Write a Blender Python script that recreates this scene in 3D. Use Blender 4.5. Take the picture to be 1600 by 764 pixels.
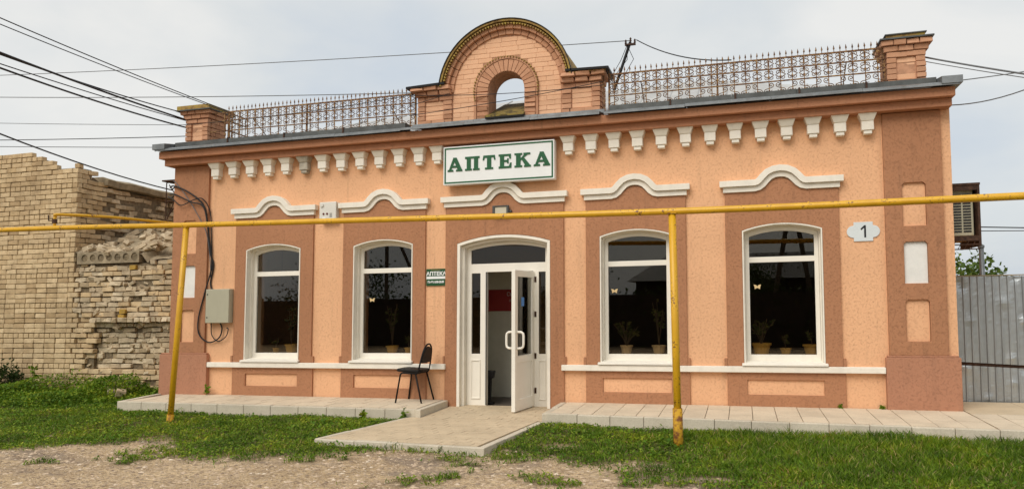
import bpy, bmesh, math, random
import numpy as np
from mathutils import Vector, Matrix
from mathutils.geometry import tessellate_polygon
R = math.radians
random.seed(7); rng = np.random.default_rng(11)
for o in list(bpy.data.objects): bpy.data.objects.remove(o)
scene = bpy.context.scene
COL = scene.collection

# ------------------------------------------------------------------ camera
S = 0.01727                      # the street and the building's courses climb 1.7 cm per metre to the right
cam = bpy.data.cameras.new('camera'); cam_o = bpy.data.objects.new('camera', cam); COL.objects.link(cam_o)
cam.sensor_width = 36; cam.sensor_fit = 'HORIZONTAL'; cam.lens = 36 * 1215 / 1600
cam.clip_start = 0.1; cam.clip_end = 2000
yaw, pit, rol = R(16.449), R(4.124), R(0.098)
F_ = Vector((-math.sin(yaw)*math.cos(pit), math.cos(yaw)*math.cos(pit), math.sin(pit)))
Rt = Vector((math.cos(yaw), math.sin(yaw), 0)); Up = Rt.cross(F_)
R2 = Rt*math.cos(rol) + Up*math.sin(rol); U2 = Up*math.cos(rol) - Rt*math.sin(rol)
M = Matrix((R2, U2, -F_)).transposed().to_4x4(); M.translation = Vector((3.489, -11.376, 1.506))
cam_o.matrix_world = M
scene.camera = cam_o

# ------------------------------------------------------------------ sky, sun, exposure
SUN_EL, SUN_AZ = R(46), R(200)           # sun veiled by cloud, in front of the facade and a little to the left
world = bpy.data.worlds.new('World'); scene.world = world; world.use_nodes = True
nt = world.node_tree; nt.nodes.clear()
def wn(t, **k):
    n = nt.nodes.new(t)
    for a, b in k.items(): setattr(n, a, b)
    return n
sky = wn('ShaderNodeTexSky', sky_type='NISHITA', sun_disc=False, sun_elevation=SUN_EL, sun_rotation=SUN_AZ, dust_density=3.0, air_density=1.0)
tc = wn('ShaderNodeTexCoord')
mp = wn('ShaderNodeMapping'); mp.inputs['Scale'].default_value = (1.0, 1.0, 2.6); mp.inputs['Location'].default_value = (3.1, 1.7, 0.4)
nz = wn('ShaderNodeTexNoise'); nz.inputs['Scale'].default_value = 1.9; nz.inputs['Detail'].default_value = 6; nz.inputs['Roughness'].default_value = 0.5; nz.inputs['Distortion'].default_value = 0.35
rp = wn('ShaderNodeValToRGB'); e = rp.color_ramp.elements
e[0].position = 0.36; e[0].color = (4.9, 5.4, 5.95, 1); e[1].position = 0.62; e[1].color = (7.0, 6.95, 6.7, 1)
k = e.new(0.5); k.color = (6.0, 6.2, 6.2, 1)
mx = wn('ShaderNodeMix', data_type='RGBA'); mx.inputs[0].default_value = 0.9
bg = wn('ShaderNodeBackground'); bg.inputs['Strength'].default_value = 0.083
wo = wn('ShaderNodeOutputWorld')
L = nt.links.new
L(tc.outputs['Generated'], mp.inputs['Vector']); L(mp.outputs[0], nz.inputs['Vector']); L(nz.outputs['Fac'], rp.inputs[0])
L(sky.outputs[0], mx.inputs[6]); L(rp.outputs[0], mx.inputs[7]); L(mx.outputs[2], bg.inputs['Color']); L(bg.outputs[0], wo.inputs[0])
sun = bpy.data.lights.new('sun', 'SUN'); sun.energy = 1.5; sun.angle = R(38); sun.color = (1.0, 0.95, 0.87)
sun_o = bpy.data.objects.new('sun', sun); COL.objects.link(sun_o)
az = SUN_AZ                               # measured like the sky's rotation: clockwise from +Y seen from above
sd = Vector((math.sin(az)*math.cos(SUN_EL), math.cos(az)*math.cos(SUN_EL), math.sin(SUN_EL)))
sun_o.rotation_euler = sd.to_track_quat('Z', 'Y').to_euler(); sun_o.location = (0, -20, 30)
vs = scene.view_settings; vs.view_transform = 'Standard'; vs.look = 'None'; vs.gamma = 1; vs.use_curve_mapping = False; vs.exposure = 0.62
scene.render.engine = 'CYCLES'

# ------------------------------------------------------------------ helpers
def lin(r, g, b):
    f = lambda c: ((c/255+0.055)/1.055)**2.4 if c > 10 else c/255/12.92
    return (f(r), f(g), f(b), 1)
class NT:
    def __init__(s, name):
        s.m = bpy.data.materials.new(name); s.m.use_nodes = True; s.t = s.m.node_tree; s.t.nodes.clear()
        s.out = s.n('ShaderNodeOutputMaterial'); s.b = s.n('ShaderNodeBsdfPrincipled'); s.l(s.b.outputs[0], s.out.inputs[0])
        s.pos = None
    def n(s, t, **k):
        x = s.t.nodes.new(t)
        for a, b in k.items(): setattr(x, a, b)
        return x
    def l(s, a, b): s.t.links.new(a, b)
    def P(s):
        if s.pos is None: s.pos = s.n('ShaderNodeNewGeometry').outputs['Position']
        return s.pos
    def noise(s, scale, detail=3, rough=.55, dist=0, stretch=None, src=None, loc=None):
        v = src or s.P()
        if stretch or loc:
            mpn = s.n('ShaderNodeMapping'); mpn.inputs['Scale'].default_value = stretch or (1, 1, 1)
            if loc: mpn.inputs['Location'].default_value = loc
            s.l(v, mpn.inputs[0]); v = mpn.outputs[0]
        x = s.n('ShaderNodeTexNoise'); x.inputs['Scale'].default_value = scale; x.inputs['Detail'].default_value = detail
        x.inputs['Roughness'].default_value = rough; x.inputs['Distortion'].default_value = dist
        s.l(v, x.inputs['Vector']); return x.outputs['Fac']
    def ramp(s, fac, stops, interp='LINEAR'):
        r = s.n('ShaderNodeValToRGB'); el = r.color_ramp.elements; r.color_ramp.interpolation = interp
        while len(el) < len(stops): el.new(.5)
        for e_, (p, c) in zip(el, stops):
            e_.position = p; e_.color = c if len(c) == 4 else (*c, 1)
        s.l(fac, r.inputs[0]); return r.outputs[0]
    def grey(s, fac, p0, p1, v0=0., v1=1.): return s.ramp(fac, [(p0, (v0,)*3), (p1, (v1,)*3)])
    def mix(s, fac, a, b, mode='MIX'):
        x = s.n('ShaderNodeMix', data_type='RGBA', blend_type=mode)
        for i, v in ((0, fac), (6, a), (7, b)):
            if isinstance(v, (int, float)): x.inputs[i].default_value = v
            elif isinstance(v, tuple): x.inputs[i].default_value = v if len(v) == 4 else (*v, 1)
            else: s.l(v, x.inputs[i])
        return x.outputs[2]
    def rnd(s): return s.n('ShaderNodeObjectInfo').outputs['Random']
    def island(s): return s.n('ShaderNodeNewGeometry').outputs['Random Per Island']
    def col(s, c):
        if isinstance(c, tuple): s.b.inputs['Base Color'].default_value = c if len(c) == 4 else (*c, 1)
        else: s.l(c, s.b.inputs['Base Color'])
    def bump(s, h, strength=.5, dist=.01):
        x = s.n('ShaderNodeBump'); x.inputs['Strength'].default_value = strength; x.inputs['Distance'].default_value = dist
        s.l(h, x.inputs['Height']); s.l(x.outputs[0], s.b.inputs['Normal'])
    def set(s, rough=.6, metal=0, spec=.5):
        s.b.inputs['Roughness'].default_value = rough; s.b.inputs['Metallic'].default_value = metal
        s.b.inputs['Specular IOR Level'].default_value = spec; return s.m

def stucco(name, c, dark=.62, stain=.19):
    t = NT(name)
    blot = t.noise(.9, 5, .6)
    base = t.mix(t.grey(blot, .3, .72), tuple(v*.91 for v in c[:3]), tuple(min(1, v*1.05) for v in c[:3]))
    fine = t.noise(95, 2, .6); base = t.mix(t.grey(fine, .35, .7, .0, .3), base, tuple(v*.84 for v in c[:3]))
    w = t.noise(62, 2, .5, 1.2, stretch=(1, 1, .62))
    brk = t.grey(t.noise(33, 2, .5, loc=(5, 3, 2)), .48, .62)
    line = t.ramp(w, [(.455, (0,)*3), (.485, (1,)*3), (.51, (1,)*3), (.54, (0,)*3)])
    line = t.mix(1.0, line, brk, 'MULTIPLY')
    base = t.mix(line, base, tuple(v*dark for v in c[:3]))
    st = t.grey(t.noise(2.2, 4, .6, 0, stretch=(3.2, 3.2, .35)), .56, .8, 0, 1)
    base = t.mix(st, base, t.mix(stain, base, (.05, .045, .04)))
    st2 = t.grey(t.noise(1.0, 3, .6, 0, stretch=(11, 11, .22), loc=(2, 0, 7)), .62, .80, 0, .55)
    base = t.mix(st2, base, t.mix(stain*2, base, (.045, .04, .035)))
    inv = t.mix(line, (1, 1, 1), (0, 0, 0))
    t.col(base); t.bump(t.mix(.35, inv, fine), .6, .009)
    return t.set(.9, 0, .2)
def plain(name, c, rough=.55, var=.12, bump=0, metal=0, scale=6, spec=.4, dirt=0):
    t = NT(name)
    n = t.noise(scale, 4, .6)
    b = t.mix(t.grey(n, .3, .7), tuple(v*(1-var) for v in c[:3]), tuple(min(1, v*(1+var*.4)) for v in c[:3]))
    if dirt:
        d = t.grey(t.noise(3.1, 5, .65, .3, stretch=(2, 2, .8)), .5, .78)
        b = t.mix(d, b, t.mix(dirt, b, (.09, .075, .055)))
    r_ = t.n('ShaderNodeObjectInfo').outputs['Random']; b = t.mix(1.0, b, t.grey(r_, 0, 1, .93, 1.0), 'MULTIPLY')
    t.col(b)
    if bump: t.bump(t.noise(scale*12, 3, .6), bump, .006)
    return t.set(rough, metal, spec)
def brickmat(name, c1, c2, c3, dirtc=(.10, .085, .06), dirt=.5, bump=.5):
    t = NT(name); r = t.rnd()
    b = t.ramp(r, [(0, c1), (.5, c2), (1, c3)])
    n = t.noise(9, 5, .65); b = t.mix(t.grey(n, .45, .75), b, t.mix(dirt, b, dirtc))
    big = t.noise(1.1, 6, .65, .3, loc=(1, 5, 3)); b = t.mix(t.grey(big, .46, .66, 0, .75), b, t.mix(dirt, b, dirtc))
    n2 = t.noise(70, 3, .6); b = t.mix(t.grey(n2, .3, .7, 0, .3), b, t.mix(.35, b, (.05, .04, .03)))
    t.col(b); t.bump(t.mix(.5, n, n2), bump, .012); return t.set(.92, 0, .15)

MT = {}
MT['salmon'] = stucco('salmon_stucco', (.83, .468, .262), .88)
MT['salmon_panel'] = stucco('salmon_panel_stucco', (.83, .465, .262), .92, .05)
MT['brown'] = stucco('brown_stucco', (.445, .212, .112), .80)
MT['base'] = stucco('plinth_stucco', (.47, .225, .135), .84)
MT['fascia'] = stucco('fascia_stucco', (.475, .22, .12), .86, .3)
MT['white'] = plain('white_trim', (.87, .81, .70), .75, .06, .25, 0, 8, .25, .13)
MT['white_stained'] = plain('stained_trim', (.50, .45, .36), .8, .35, .3, 0, 9, .2, .5)
MT['white_niche'] = plain('white_niche', (.84, .82, .77), .8, .08, .25)
MT['pvc'] = plain('white_pvc', (.88, .83, .73), .35, .05, 0, 0, 3, .5, .04)
MT['gasket'] = plain('gasket', (.03, .03, .03), .6)
MT['metal'] = plain('zinc_flashing', (.25, .265, .27), .45, .3, .1, .5, 5, .5, .5)
MT['metal_dark'] = plain('weathered_metal', (.10, .105, .10), .55, .4, .15, .3, 6, .5, .4)
MT['roof'] = plain('roof_sheet', (.52, .51, .49), .5, .18, .05, .2, 2, .4, .25)
MT['black'] = plain('black_paint', (.009, .008, .008), .5, .3, 0, 0, 6, .2)
MT['leather'] = plain('black_vinyl', (.013, .011, .010), .55, .4, .2, 0, 6, .2)
MT['cable'] = plain('black_cable', (.014, .013, .014), .6, .2)
MT['greycable'] = plain('grey_cable', (.16, .165, .17), .7, .2)
MT['boxgrey'] = plain('cabinet_grey', (.47, .44, .32), .45, .06, 0, 0, 3, .4, .1)
MT['alarm'] = plain('alarm_plastic', (.72, .69, .62), .4, .05)
MT['red'] = plain('red_lens', (.12, .008, .01), .3)
MT['sign_white'] = plain('sign_face', (.84, .85, .83), .35, .05, 0, 0, 2, .4, .05)
MT['plate_white'] = plain('plate_enamel', (.70, .74, .74), .35, .05)
MT['green'] = plain('sign_green', (.012, .105, .035), .5, .25, 0, 0, 14)
MT['darkgreen'] = plain('plate_green', (.012, .075, .022), .4, .1)
MT['ink'] = plain('ink_black', (.012, .012, .014), .4)
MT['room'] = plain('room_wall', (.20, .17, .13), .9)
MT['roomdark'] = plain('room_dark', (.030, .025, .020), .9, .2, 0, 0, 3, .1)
MT['vest'] = plain('vestibule_wall', (.62, .61, .52), .8, .08)
MT['floor_in'] = plain('vestibule_floor', (.10, .08, .065), .5, .2)
MT['poster'] = plain('poster_red', (.30, .022, .02), .5, .06)
MT['poster_ink'] = plain('poster_ink', (.55, .5, .45), .5)
MT['clay'] = plain('pot_ochre', (.66, .42, .11), .6, .15)
MT['cream'] = plain('pot_cream', (.72, .56, .36), .6, .1)
MT['soil'] = plain('soil', (.05, .035, .025), .9)
MT['butterfly'] = plain('sticker', (.75, .55, .28), .5)
MT['blue'] = plain('blue_sticker', (.08, .25, .62), .4)
MT['concrete'] = plain('concrete', (.36, .285, .185), .9, .4, .8, 0, 7, .2, .5)
MT['slabfill'] = plain('slab_core_fill', (.24, .185, .115), .95, .5, .8, 0, 16, .1, .5)
MT['tile'] = None
# yellow gas pipe: paint with rust near weathered spots
t = NT('yellow_gas_paint'); n = t.noise(5, 5, .6); n2 = t.noise(45, 3, .6)
b = t.mix(t.grey(n, .3, .7), (.58, .30, .008), (.72, .40, .012)); rustm = t.grey(t.mix(.5, n, n2), .565, .63)
t.col(t.mix(rustm, b, (.16, .055, .018))); t.bump(n2, .2, .003); MT['yellow'] = t.set(.42, 0, .5)
t = NT('rusty_yellow_paint'); n = t.noise(14, 5, .65); 
t.col(t.mix(t.grey(n, .45, .6), (.55, .30, .02), (.17, .06, .02))); t.bump(n, .4, .005); MT['yellow_rust'] = t.set(.7, 0, .3)
# rust with ochre lichen
t = NT('rusty_iron'); n = t.noise(26, 4, .65)
t.col(t.ramp(n, [(.34, (.06, .03, .02)), (.48, (.16, .08, .042)), (.60, (.32, .19, .075)), (.74, (.44, .31, .13))])); t.bump(n, .4, .003); MT['rust'] = t.set(.75, .2, .3)
t = NT('rusty_brown'); n = t.noise(18, 4, .65)
t.col(t.ramp(n, [(.35, (.035, .018, .012)), (.7, (.10, .05, .03))])); MT['rustdark'] = t.set(.75, .2, .3)
# mossy metal cap
t = NT('mossy_sheet'); n = t.noise(7, 6, .7); 
t.col(t.ramp(n, [(.34, (.03, .024, .015)), (.46, (.10, .07, .025)), (.56, (.26, .19, .045)), (.7, (.17, .09, .045))])); t.bump(n, .5, .01); MT['moss'] = t.set(.8, 0, .25)
t = NT('lichen_board'); n = t.noise(9, 5, .65)
t.col(t.ramp(n, [(.32, (.16, .10, .035)), (.5, (.33, .21, .07)), (.62, (.36, .27, .05)), (.75, (.22, .13, .06))])); MT['lichen'] = t.set(.8, 0, .25)
# bricks
MT['br_field'] = brickmat('painted_brick_light', (.79, .465, .285, 1), (.83, .50, .31, 1), (.76, .44, .265, 1), (.55, .31, .18), .15, .25)
MT['br_trim'] = brickmat('painted_brick_dark', (.55, .285, .165, 1), (.61, .33, .20, 1), (.50, .25, .145, 1), (.28, .15, .08), .3, .4)
MT['mortar_p'] = plain('painted_joint', (.56, .30, .18), .95, .3, .3, 0, 12)
MT['br_ruin'] = brickmat('silicate_brick', (.60, .435, .245, 1), (.72, .55, .335, 1), (.49, .345, .19, 1), (.22, .145, .08), .5, .6)
MT['br_ruin2'] = brickmat('old_broken_brick', (.54, .42, .27, 1), (.70, .575, .40, 1), (.42, .315, .19, 1), (.16, .11, .065), .55, .9)
MT['br_lichen'] = brickmat('lichen_brick', (.40, .24, .04, 1), (.48, .30, .06, 1), (.36, .22, .06, 1), (.2, .13, .06), .5, .6)
MT['mortar_r'] = plain('ruin_joint', (.22, .165, .10), .95, .5, .8, 0, 14)
# paving
def paving(name, c):
    t = NT(name); r = t.rnd()
    b = t.mix(t.grey(r, 0, 1), tuple(v*.95 for v in c), tuple(v*1.04 for v in c))
    n = t.noise(2.0, 6, .65); b = t.mix(t.grey(n, .45, .75), b, t.mix(.25, b, (.16, .12, .08)))
    n2 = t.noise(60, 3, .6); b = t.mix(t.grey(n2, .3, .7, 0, .25), b, (.2, .16, .11))
    t.col(b); t.bump(n2, .3, .006); return t.set(.85, 0, .25)
MT['tile'] = paving('paving_tile', (.72, .605, .45)); MT['tile_pad'] = paving('path_tile', (.62, .495, .335))
MT['kerb'] = paving('kerb_concrete', (.63, .56, .44)); MT['bed'] = plain('paving_joint', (.30, .235, .16), .95, .2)
# ground: pale gravelly clay, greyer packed patches
t = NT('gravelly_dirt')
n = t.noise(.55, 6, .62); n2 = t.noise(6, 6, .7, .2, stretch=(1, 1.5, 1)); n3 = t.noise(42, 4, .7); n4 = t.noise(21, 3, .6, .6, stretch=(1, 1.7, 1))
b = t.mix(t.grey(n, .40, .62), (.50, .36, .205), (.67, .50, .30))
b = t.mix(t.grey(n2, .42, .60, 0, .75), b, (.33, .225, .135)); b = t.mix(t.grey(n3, .53, .61, 0, .9), b, (.66, .53, .38)); b = t.mix(t.grey(n4, .39, .46, .75, 0), b, (.17, .115, .075))
b = t.mix(t.grey(t.noise(.9, 5, .65, .4, stretch=(.7, 1.6, 1), loc=(4, 2, 0)), .53, .62, 0, .7), b, (.23, .18, .145))
at = t.n('ShaderNodeAttribute', attribute_name='soil'); b = t.mix(at.outputs['Fac'], b, t.mix(t.grey(n2, .4, .6), (.085, .06, .035), (.20, .15, .085)))
t.col(b); t.bump(t.mix(.5, n4, n3), .9, .04); MT['ground'] = t.set(.95, 0, .15)
t = NT('loose_stone'); t.col(t.ramp(t.island(), [(0, (.22, .16, .11)), (.5, (.42, .315, .21)), (.92, (.55, .42, .30)), (1, (.68, .57, .44))])); MT['stone'] = t.set(.9, 0, .2)
def leafmat(name, stops, trans=.25):
    t = NT(name); c = t.ramp(t.island(), stops)
    c = t.mix(1.0, c, t.ramp(t.noise(1.7, 4, .6), [(.36, (.60, .66, .6)), (.5, (1, 1, 1)), (.64, (1.45, 1.18, 1.0))]), 'MULTIPLY'); t.col(c); t.set(.6, 0, .25)
    tr = t.n('ShaderNodeBsdfTranslucent'); t.l(c, tr.inputs[0]); ms = t.n('ShaderNodeMixShader'); ms.inputs[0].default_value = trans
    t.l(t.b.outputs[0], ms.inputs[1]); t.l(tr.outputs[0], ms.inputs[2]); t.l(ms.outputs[0], t.out.inputs[0]); return t.m
MT['grass'] = leafmat('grass_blade', [(0, (.055, .120, .004)), (.5, (.115, .205, .008)), (.90, (.195, .285, .016)), (.94, (.34, .28, .10)), (1, (.40, .33, .14))])
MT['weed'] = leafmat('weed_leaf', [(0, (.062, .145, .008)), (.6, (.145, .25, .014)), (1, (.28, .345, .03))], .35)
MT['weed_light'] = leafmat('broad_weed_leaf', [(0, (.06, .15, .008)), (.6, (.12, .24, .014)), (1, (.24, .32, .035))], .35)
MT['shrub'] = leafmat('shrub_leaf', [(0, (.020, .042, .008)), (1, (.055, .085, .016))])
MT['treeleaf'] = leafmat('tree_leaf', [(0, (.045, .10, .012)), (1, (.13, .19, .03))])
MT['house_plant'] = leafmat('house_plant_leaf', [(0, (.03, .05, .012)), (1, (.09, .10, .03))])
MT['bark'] = plain('bark', (.11, .085, .06), .9, .4, .6)
# corrugated galvanised sheet
t = NT('galvanised_sheet'); n = t.noise(3, 5, .6, stretch=(3, 1, .35)); n2 = t.noise(30, 3, .6)
b = t.mix(t.grey(n, .3, .7), (.36, .38, .39), (.50, .52, .52)); b = t.mix(t.grey(t.noise(7, 3, .6), .70, .74), b, (.8, .82, .84))  # pale spots in the colour stand in for glints on the dents
t.col(b); t.b.inputs['Metallic'].default_value = .75; t.bump(t.noise(7, 3, .6), .10, .02); MT['galv'] = t.set(.38, .75, .5)
# glass
def glass(name, tint):
    t = NT(name); t.t.nodes.remove(t.b)
    tr = t.n('ShaderNodeBsdfTransparent'); tr.inputs[0].default_value = tint
    gl = t.n('ShaderNodeBsdfGlossy'); gl.inputs['Roughness'].default_value = 0.0; gl.inputs[0].default_value = (.95, .93, .90, 1)
    fr = t.n('ShaderNodeFresnel'); fr.inputs[0].default_value = 1.55
    ms = t.n('ShaderNodeMixShader'); t.l(fr.outputs[0], ms.inputs[0]); t.l(tr.outputs[0], ms.inputs[1]); t.l(gl.outputs[0], ms.inputs[2]); t.l(ms.outputs[0], t.out.inputs[0]); return t.m
MT['glass'] = glass('window_glass', (.90, .86, .78, 1)); MT['glass_tinted'] = glass('tinted_glass', (.34, .27, .18, 1)); MT['glass_clear'] = glass('door_glass', (.75, .75, .70, 1))
t = NT('lamp_panel'); t.t.nodes.remove(t.b); em = t.n('ShaderNodeEmission'); em.inputs[0].default_value = (1, .74, .38, 1); em.inputs[1].default_value = 1.1; t.l(em.outputs[0], t.out.inputs[0]); MT['lamp'] = t.m
MT['lens'] = plain('lamp_lens', (.62, .56, .42), .25)
MT['lampgrey'] = plain('lamp_housing', (.07, .07, .065), .5)

class MB:
    """collects shapes in building coordinates; build() tilts them with the street (z += S*x) and links ONE mesh"""
    def __init__(s): s.v = []; s.f = []
    def quad(s, *p):
        i = len(s.v); s.v += [tuple(q) for q in p]; s.f.append(tuple(range(i, i+len(p))))
    def box(s, x0, x1, y0, y1, z0, z1):
        i = len(s.v); s.v += [(x0,y0,z0),(x1,y0,z0),(x1,y1,z0),(x0,y1,z0),(x0,y0,z1),(x1,y0,z1),(x1,y1,z1),(x0,y1,z1)]
        s.f += [tuple(i+k for k in q) for q in ((0,3,2,1),(4,5,6,7),(0,1,5,4),(1,2,6,5),(2,3,7,6),(3,0,4,7))]; return s
    def prism(s, loops, y0, y1, back=True):
        """loops: outer (and hole) outlines in xz; extruded from y0 (front) to y1"""
        pts = [p for l in loops for p in l]
        tris = tessellate_polygon([[Vector((p[0], p[1], 0)) for p in l] for l in loops])
        i = len(s.v); n = len(pts)
        s.v += [(p[0], y0, p[1]) for p in pts] + [(p[0], y1, p[1]) for p in pts]
        for tr in tris:
            s.f.append(tuple(i+k for k in tr))
            if back: s.f.append(tuple(i+n+k for k in reversed(tr)))
        o = 0
        for l in loops:
            m = len(l)
            for a in range(m):
                b = (a+1) % m; s.f.append((i+o+a, i+o+b, i+n+o+b, i+n+o+a))
            o += m
        return s
    def prism_z(s, poly, z0, z1):
        i = len(s.v); n = len(poly)
        s.v += [(p[0], p[1], z0) for p in poly] + [(p[0], p[1], z1) for p in poly]
        s.f.append(tuple(i+k for k in reversed(range(n)))); s.f.append(tuple(i+n+k for k in range(n)))
        for a in range(n):
            b = (a+1) % n; s.f.append((i+a, i+b, i+n+b, i+n+a))
        return s
    def tube(s, pts, r, n=8, cap=True, r1=None):
        pts = [Vector(p) for p in pts]; m = len(pts); i = len(s.v); up = None
        for k, p in enumerate(pts):
            d = (pts[min(k+1, m-1)] - pts[max(k-1, 0)]).normalized()
            if up is None: up = Vector((0, 0, 1)) if abs(d.z) < .9 else Vector((0, 1, 0))
            a = d.cross(up).normalized(); b = a.cross(d).normalized(); up = b
            rr = r if r1 is None else r + (r1-r)*k/(m-1)
            for j in range(n):
                t_ = 2*math.pi*j/n; s.v.append(tuple(p + a*math.cos(t_)*rr + b*math.sin(t_)*rr))
        for k in range(m-1):
            for j in range(n):
                j2 = (j+1) % n; s.f.append((i+k*n+j, i+k*n+j2, i+(k+1)*n+j2, i+(k+1)*n+j))
        if cap:
            s.f.append(tuple(i+j for j in reversed(range(n)))); s.f.append(tuple(i+(m-1)*n+j for j in range(n)))
        return s
    def lathe(s, prof, c=(0, 0, 0), n=14):
        i = len(s.v); m = len(prof)
        for r, z in prof:
            for j in range(n):
                t_ = 2*math.pi*j/n; s.v.append((c[0]+r*math.cos(t_), c[1]+r*math.sin(t_), c[2]+z))
        for k in range(m-1):
            for j in range(n):
                j2 = (j+1) % n; s.f.append((i+k*n+j, i+k*n+j2, i+(k+1)*n+j2, i+(k+1)*n+j))
        s.f.append(tuple(i+j for j in reversed(range(n)))); s.f.append(tuple(i+(m-1)*n+j for j in range(n)))
        return s
    def mesh(s, name, mat, off=(0, 0, 0), shear=True, fix=True):
        me = bpy.data.meshes.new(name); k = S if shear else 0
        me.from_pydata([(x-off[0], y-off[1], z+k*x-off[2]) for x, y, z in s.v], [], s.f)
        if fix:
            bm = bmesh.new(); bm.from_mesh(me); bmesh.ops.recalc_face_normals(bm, faces=bm.faces); bm.to_mesh(me); bm.free()
        me.materials.append(MT[mat] if isinstance(mat, str) else mat); return me
    def build(s, name, mat, parent=None, bevel=0, smooth=False, shear=True, fix=True):
        off = parent_loc(parent)
        me = s.mesh(name, mat, off, shear, fix)
        o = bpy.data.objects.new(name, me); COL.objects.link(o)
        if parent: o.parent = parent
        if bevel:
            b = o.modifiers.new('bevel', 'BEVEL'); b.width = bevel; b.segments = 2; b.limit_method = 'ANGLE'; b.angle_limit = R(40)
        if smooth:
            me.polygons.foreach_set('use_smooth', [True]*len(me.polygons))
        return o
LOC = {}
def parent_loc(p):
    if p is None: return (0, 0, 0)
    return LOC.get(p.name, (0, 0, 0))
def tag(o, label, cat, group=None):
    o['label'] = label; o['category'] = cat
    if group: o['group'] = group
    return o
def struct(o): o['kind'] = 'structure'; return o
def thing(name, label, cat, loc=(0, 0, 0), group=None):
    o = bpy.data.objects.new(name, None); COL.objects.link(o); w = (loc[0], loc[1], loc[2]+S*loc[0])
    o.location = w; LOC[o.name] = w; o.empty_display_size = .1
    return tag(o, label, cat, group)
def reg(o): LOC[o.name] = parent_loc(o.parent) ; return o      # a mesh part that parents sub-parts keeps its parent's origin
TILT = -math.atan(S)
def place(name, mesh, parent, loc, scale=(1, 1, 1), rot=(0, 0, 0)):
    """shared mesh placed in building coordinates"""
    o = bpy.data.objects.new(name, mesh); COL.objects.link(o); off = parent_loc(parent)
    o.parent = parent; o.location = (loc[0]-off[0], loc[1]-off[1], loc[2]+S*loc[0]-off[2]); o.scale = scale
    o.rotation_euler = (rot[0], rot[1]+TILT, rot[2]); return o
# unit bricks, chipped and chamfered, shared
def unit_brick(seed, mat, jit, ch=(.035, .07, .10)):
    rr = random.Random(seed); bm = bmesh.new(); bmesh.ops.create_cube(bm, size=1)
    for v in bm.verts: v.co += Vector((rr.uniform(-1, 1)*jit*.5, rr.uniform(-1, 1)*jit, rr.uniform(-1, 1)*jit))
    bmesh.ops.bevel(bm, geom=list(bm.edges), offset=.045+.02*rr.random(), segments=1, affect='EDGES')
    for v in bm.verts: v.co += Vector((rr.uniform(-1, 1), rr.uniform(-1, 1), rr.uniform(-1, 1)))*jit*.25
    me = bpy.data.meshes.new('brick'); bm.to_mesh(me); bm.free(); me.materials.append(MT[mat]); return me
BR = {m: [unit_brick(10*i+j, m, jt) for j in range(8)] for i, (m, jt) in enumerate((('br_field', .03), ('br_trim', .05), ('br_ruin', .05), ('br_ruin2', .11), ('br_lichen', .08)))}
def brick(m, parent, c, size, rot=(0, 0, 0), name='brick'):
    me = random.choice(BR[m]); return place(name, me, parent, c, (size[0]*random.choice((1, -1)), size[1], size[2]*random.choice((1, -1))), rot)
def arch(x0, x1, z0, zs, za, n=12):
    """outline of an opening with a segmental head: bottom z0, spring zs, apex za"""
    h = za-zs; w = (x1-x0)/2; xc = (x0+x1)/2; r = (w*w+h*h)/(2*h); zc = za-r; a0 = math.asin(w/r)
    return [(x0, z0), (x1, z0)] + [(xc+r*math.sin(a0*(1-2*i/n)), zc+r*math.cos(a0*(1-2*i/n))) for i in range(n+1)]
rect = lambda x0, x1, z0, z1: [(x0, z0), (x1, z0), (x1, z1), (x0, z1)]
def clipped(x0, x1, z0, z1, c=.03): return [(x0, z0), (x1, z0), (x1, z1-c), (x1-c, z1), (x0+c, z1), (x0, z1-c)]
def text_mesh(body, size, parent, name, mat, x, y, z, align='CENTER', xs=1.0, bold=0.0):
    c = bpy.data.curves.new(name, 'FONT'); c.body = body; c.size = size; c.align_x = align; c.extrude = .0015; c.offset = bold
    o = bpy.data.objects.new('tmp', c); COL.objects.link(o); dg = bpy.context.evaluated_depsgraph_get()
    me = bpy.data.meshes.new_from_object(o.evaluated_get(dg)); bpy.data.objects.remove(o)
    off = parent_loc(parent)
    for v in me.vertices:
        px, pz, py = v.co.x*xs, v.co.y, v.co.z
        X = x+px; v.co = (X-off[0], y-py-off[1], z+pz+S*X-off[2])
    me.materials.clear(); me.materials.append(MT[mat]); o = bpy.data.objects.new(name, me); COL.objects.link(o); o.parent = parent; return o

# ------------------------------------------------------------------ ground
def gz(x, y):
    xc = 14*np.tanh(x/14); rise = np.clip((y+1.6)/2.2, 0, 1); rise = rise*rise*(3-2*rise)
    left = np.clip((-x-5.6)/1.2, 0, 1)
    return S*(xc) - .165 - .05*np.clip((-1.7-y)/1.3, 0, 1) + .10*rise*left + .012*np.sin(x*1.7+y*.9) + .009*np.sin(x*3.1-y*2.3+1)
def grid(xs, ys):
    X, Y = np.meshgrid(xs, ys); Z = gz(X, Y); v = np.stack([X.ravel(), Y.ravel(), Z.ravel()], 1); nx = len(xs)
    f = [(j*nx+i, j*nx+i+1, (j+1)*nx+i+1, (j+1)*nx+i) for j in range(len(ys)-1) for i in range(nx-1)]
    return v, f
xs = np.concatenate([np.linspace(-400, -30, 10), np.arange(-24, 18, .16), np.linspace(30, 400, 10)])
ys = np.concatenate([np.linspace(-400, -30, 10), np.arange(-24, 6, .16), np.linspace(12, 500, 10)])
GV, GF = grid(xs, ys); me = bpy.data.meshes.new('ground'); me.from_pydata(GV.tolist(), [], GF); me.materials.append(MT['ground'])
me.polygons.foreach_set('use_smooth', [True]*len(me.polygons))
g = bpy.data.objects.new('ground', me); COL.objects.link(g); struct(g)

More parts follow.
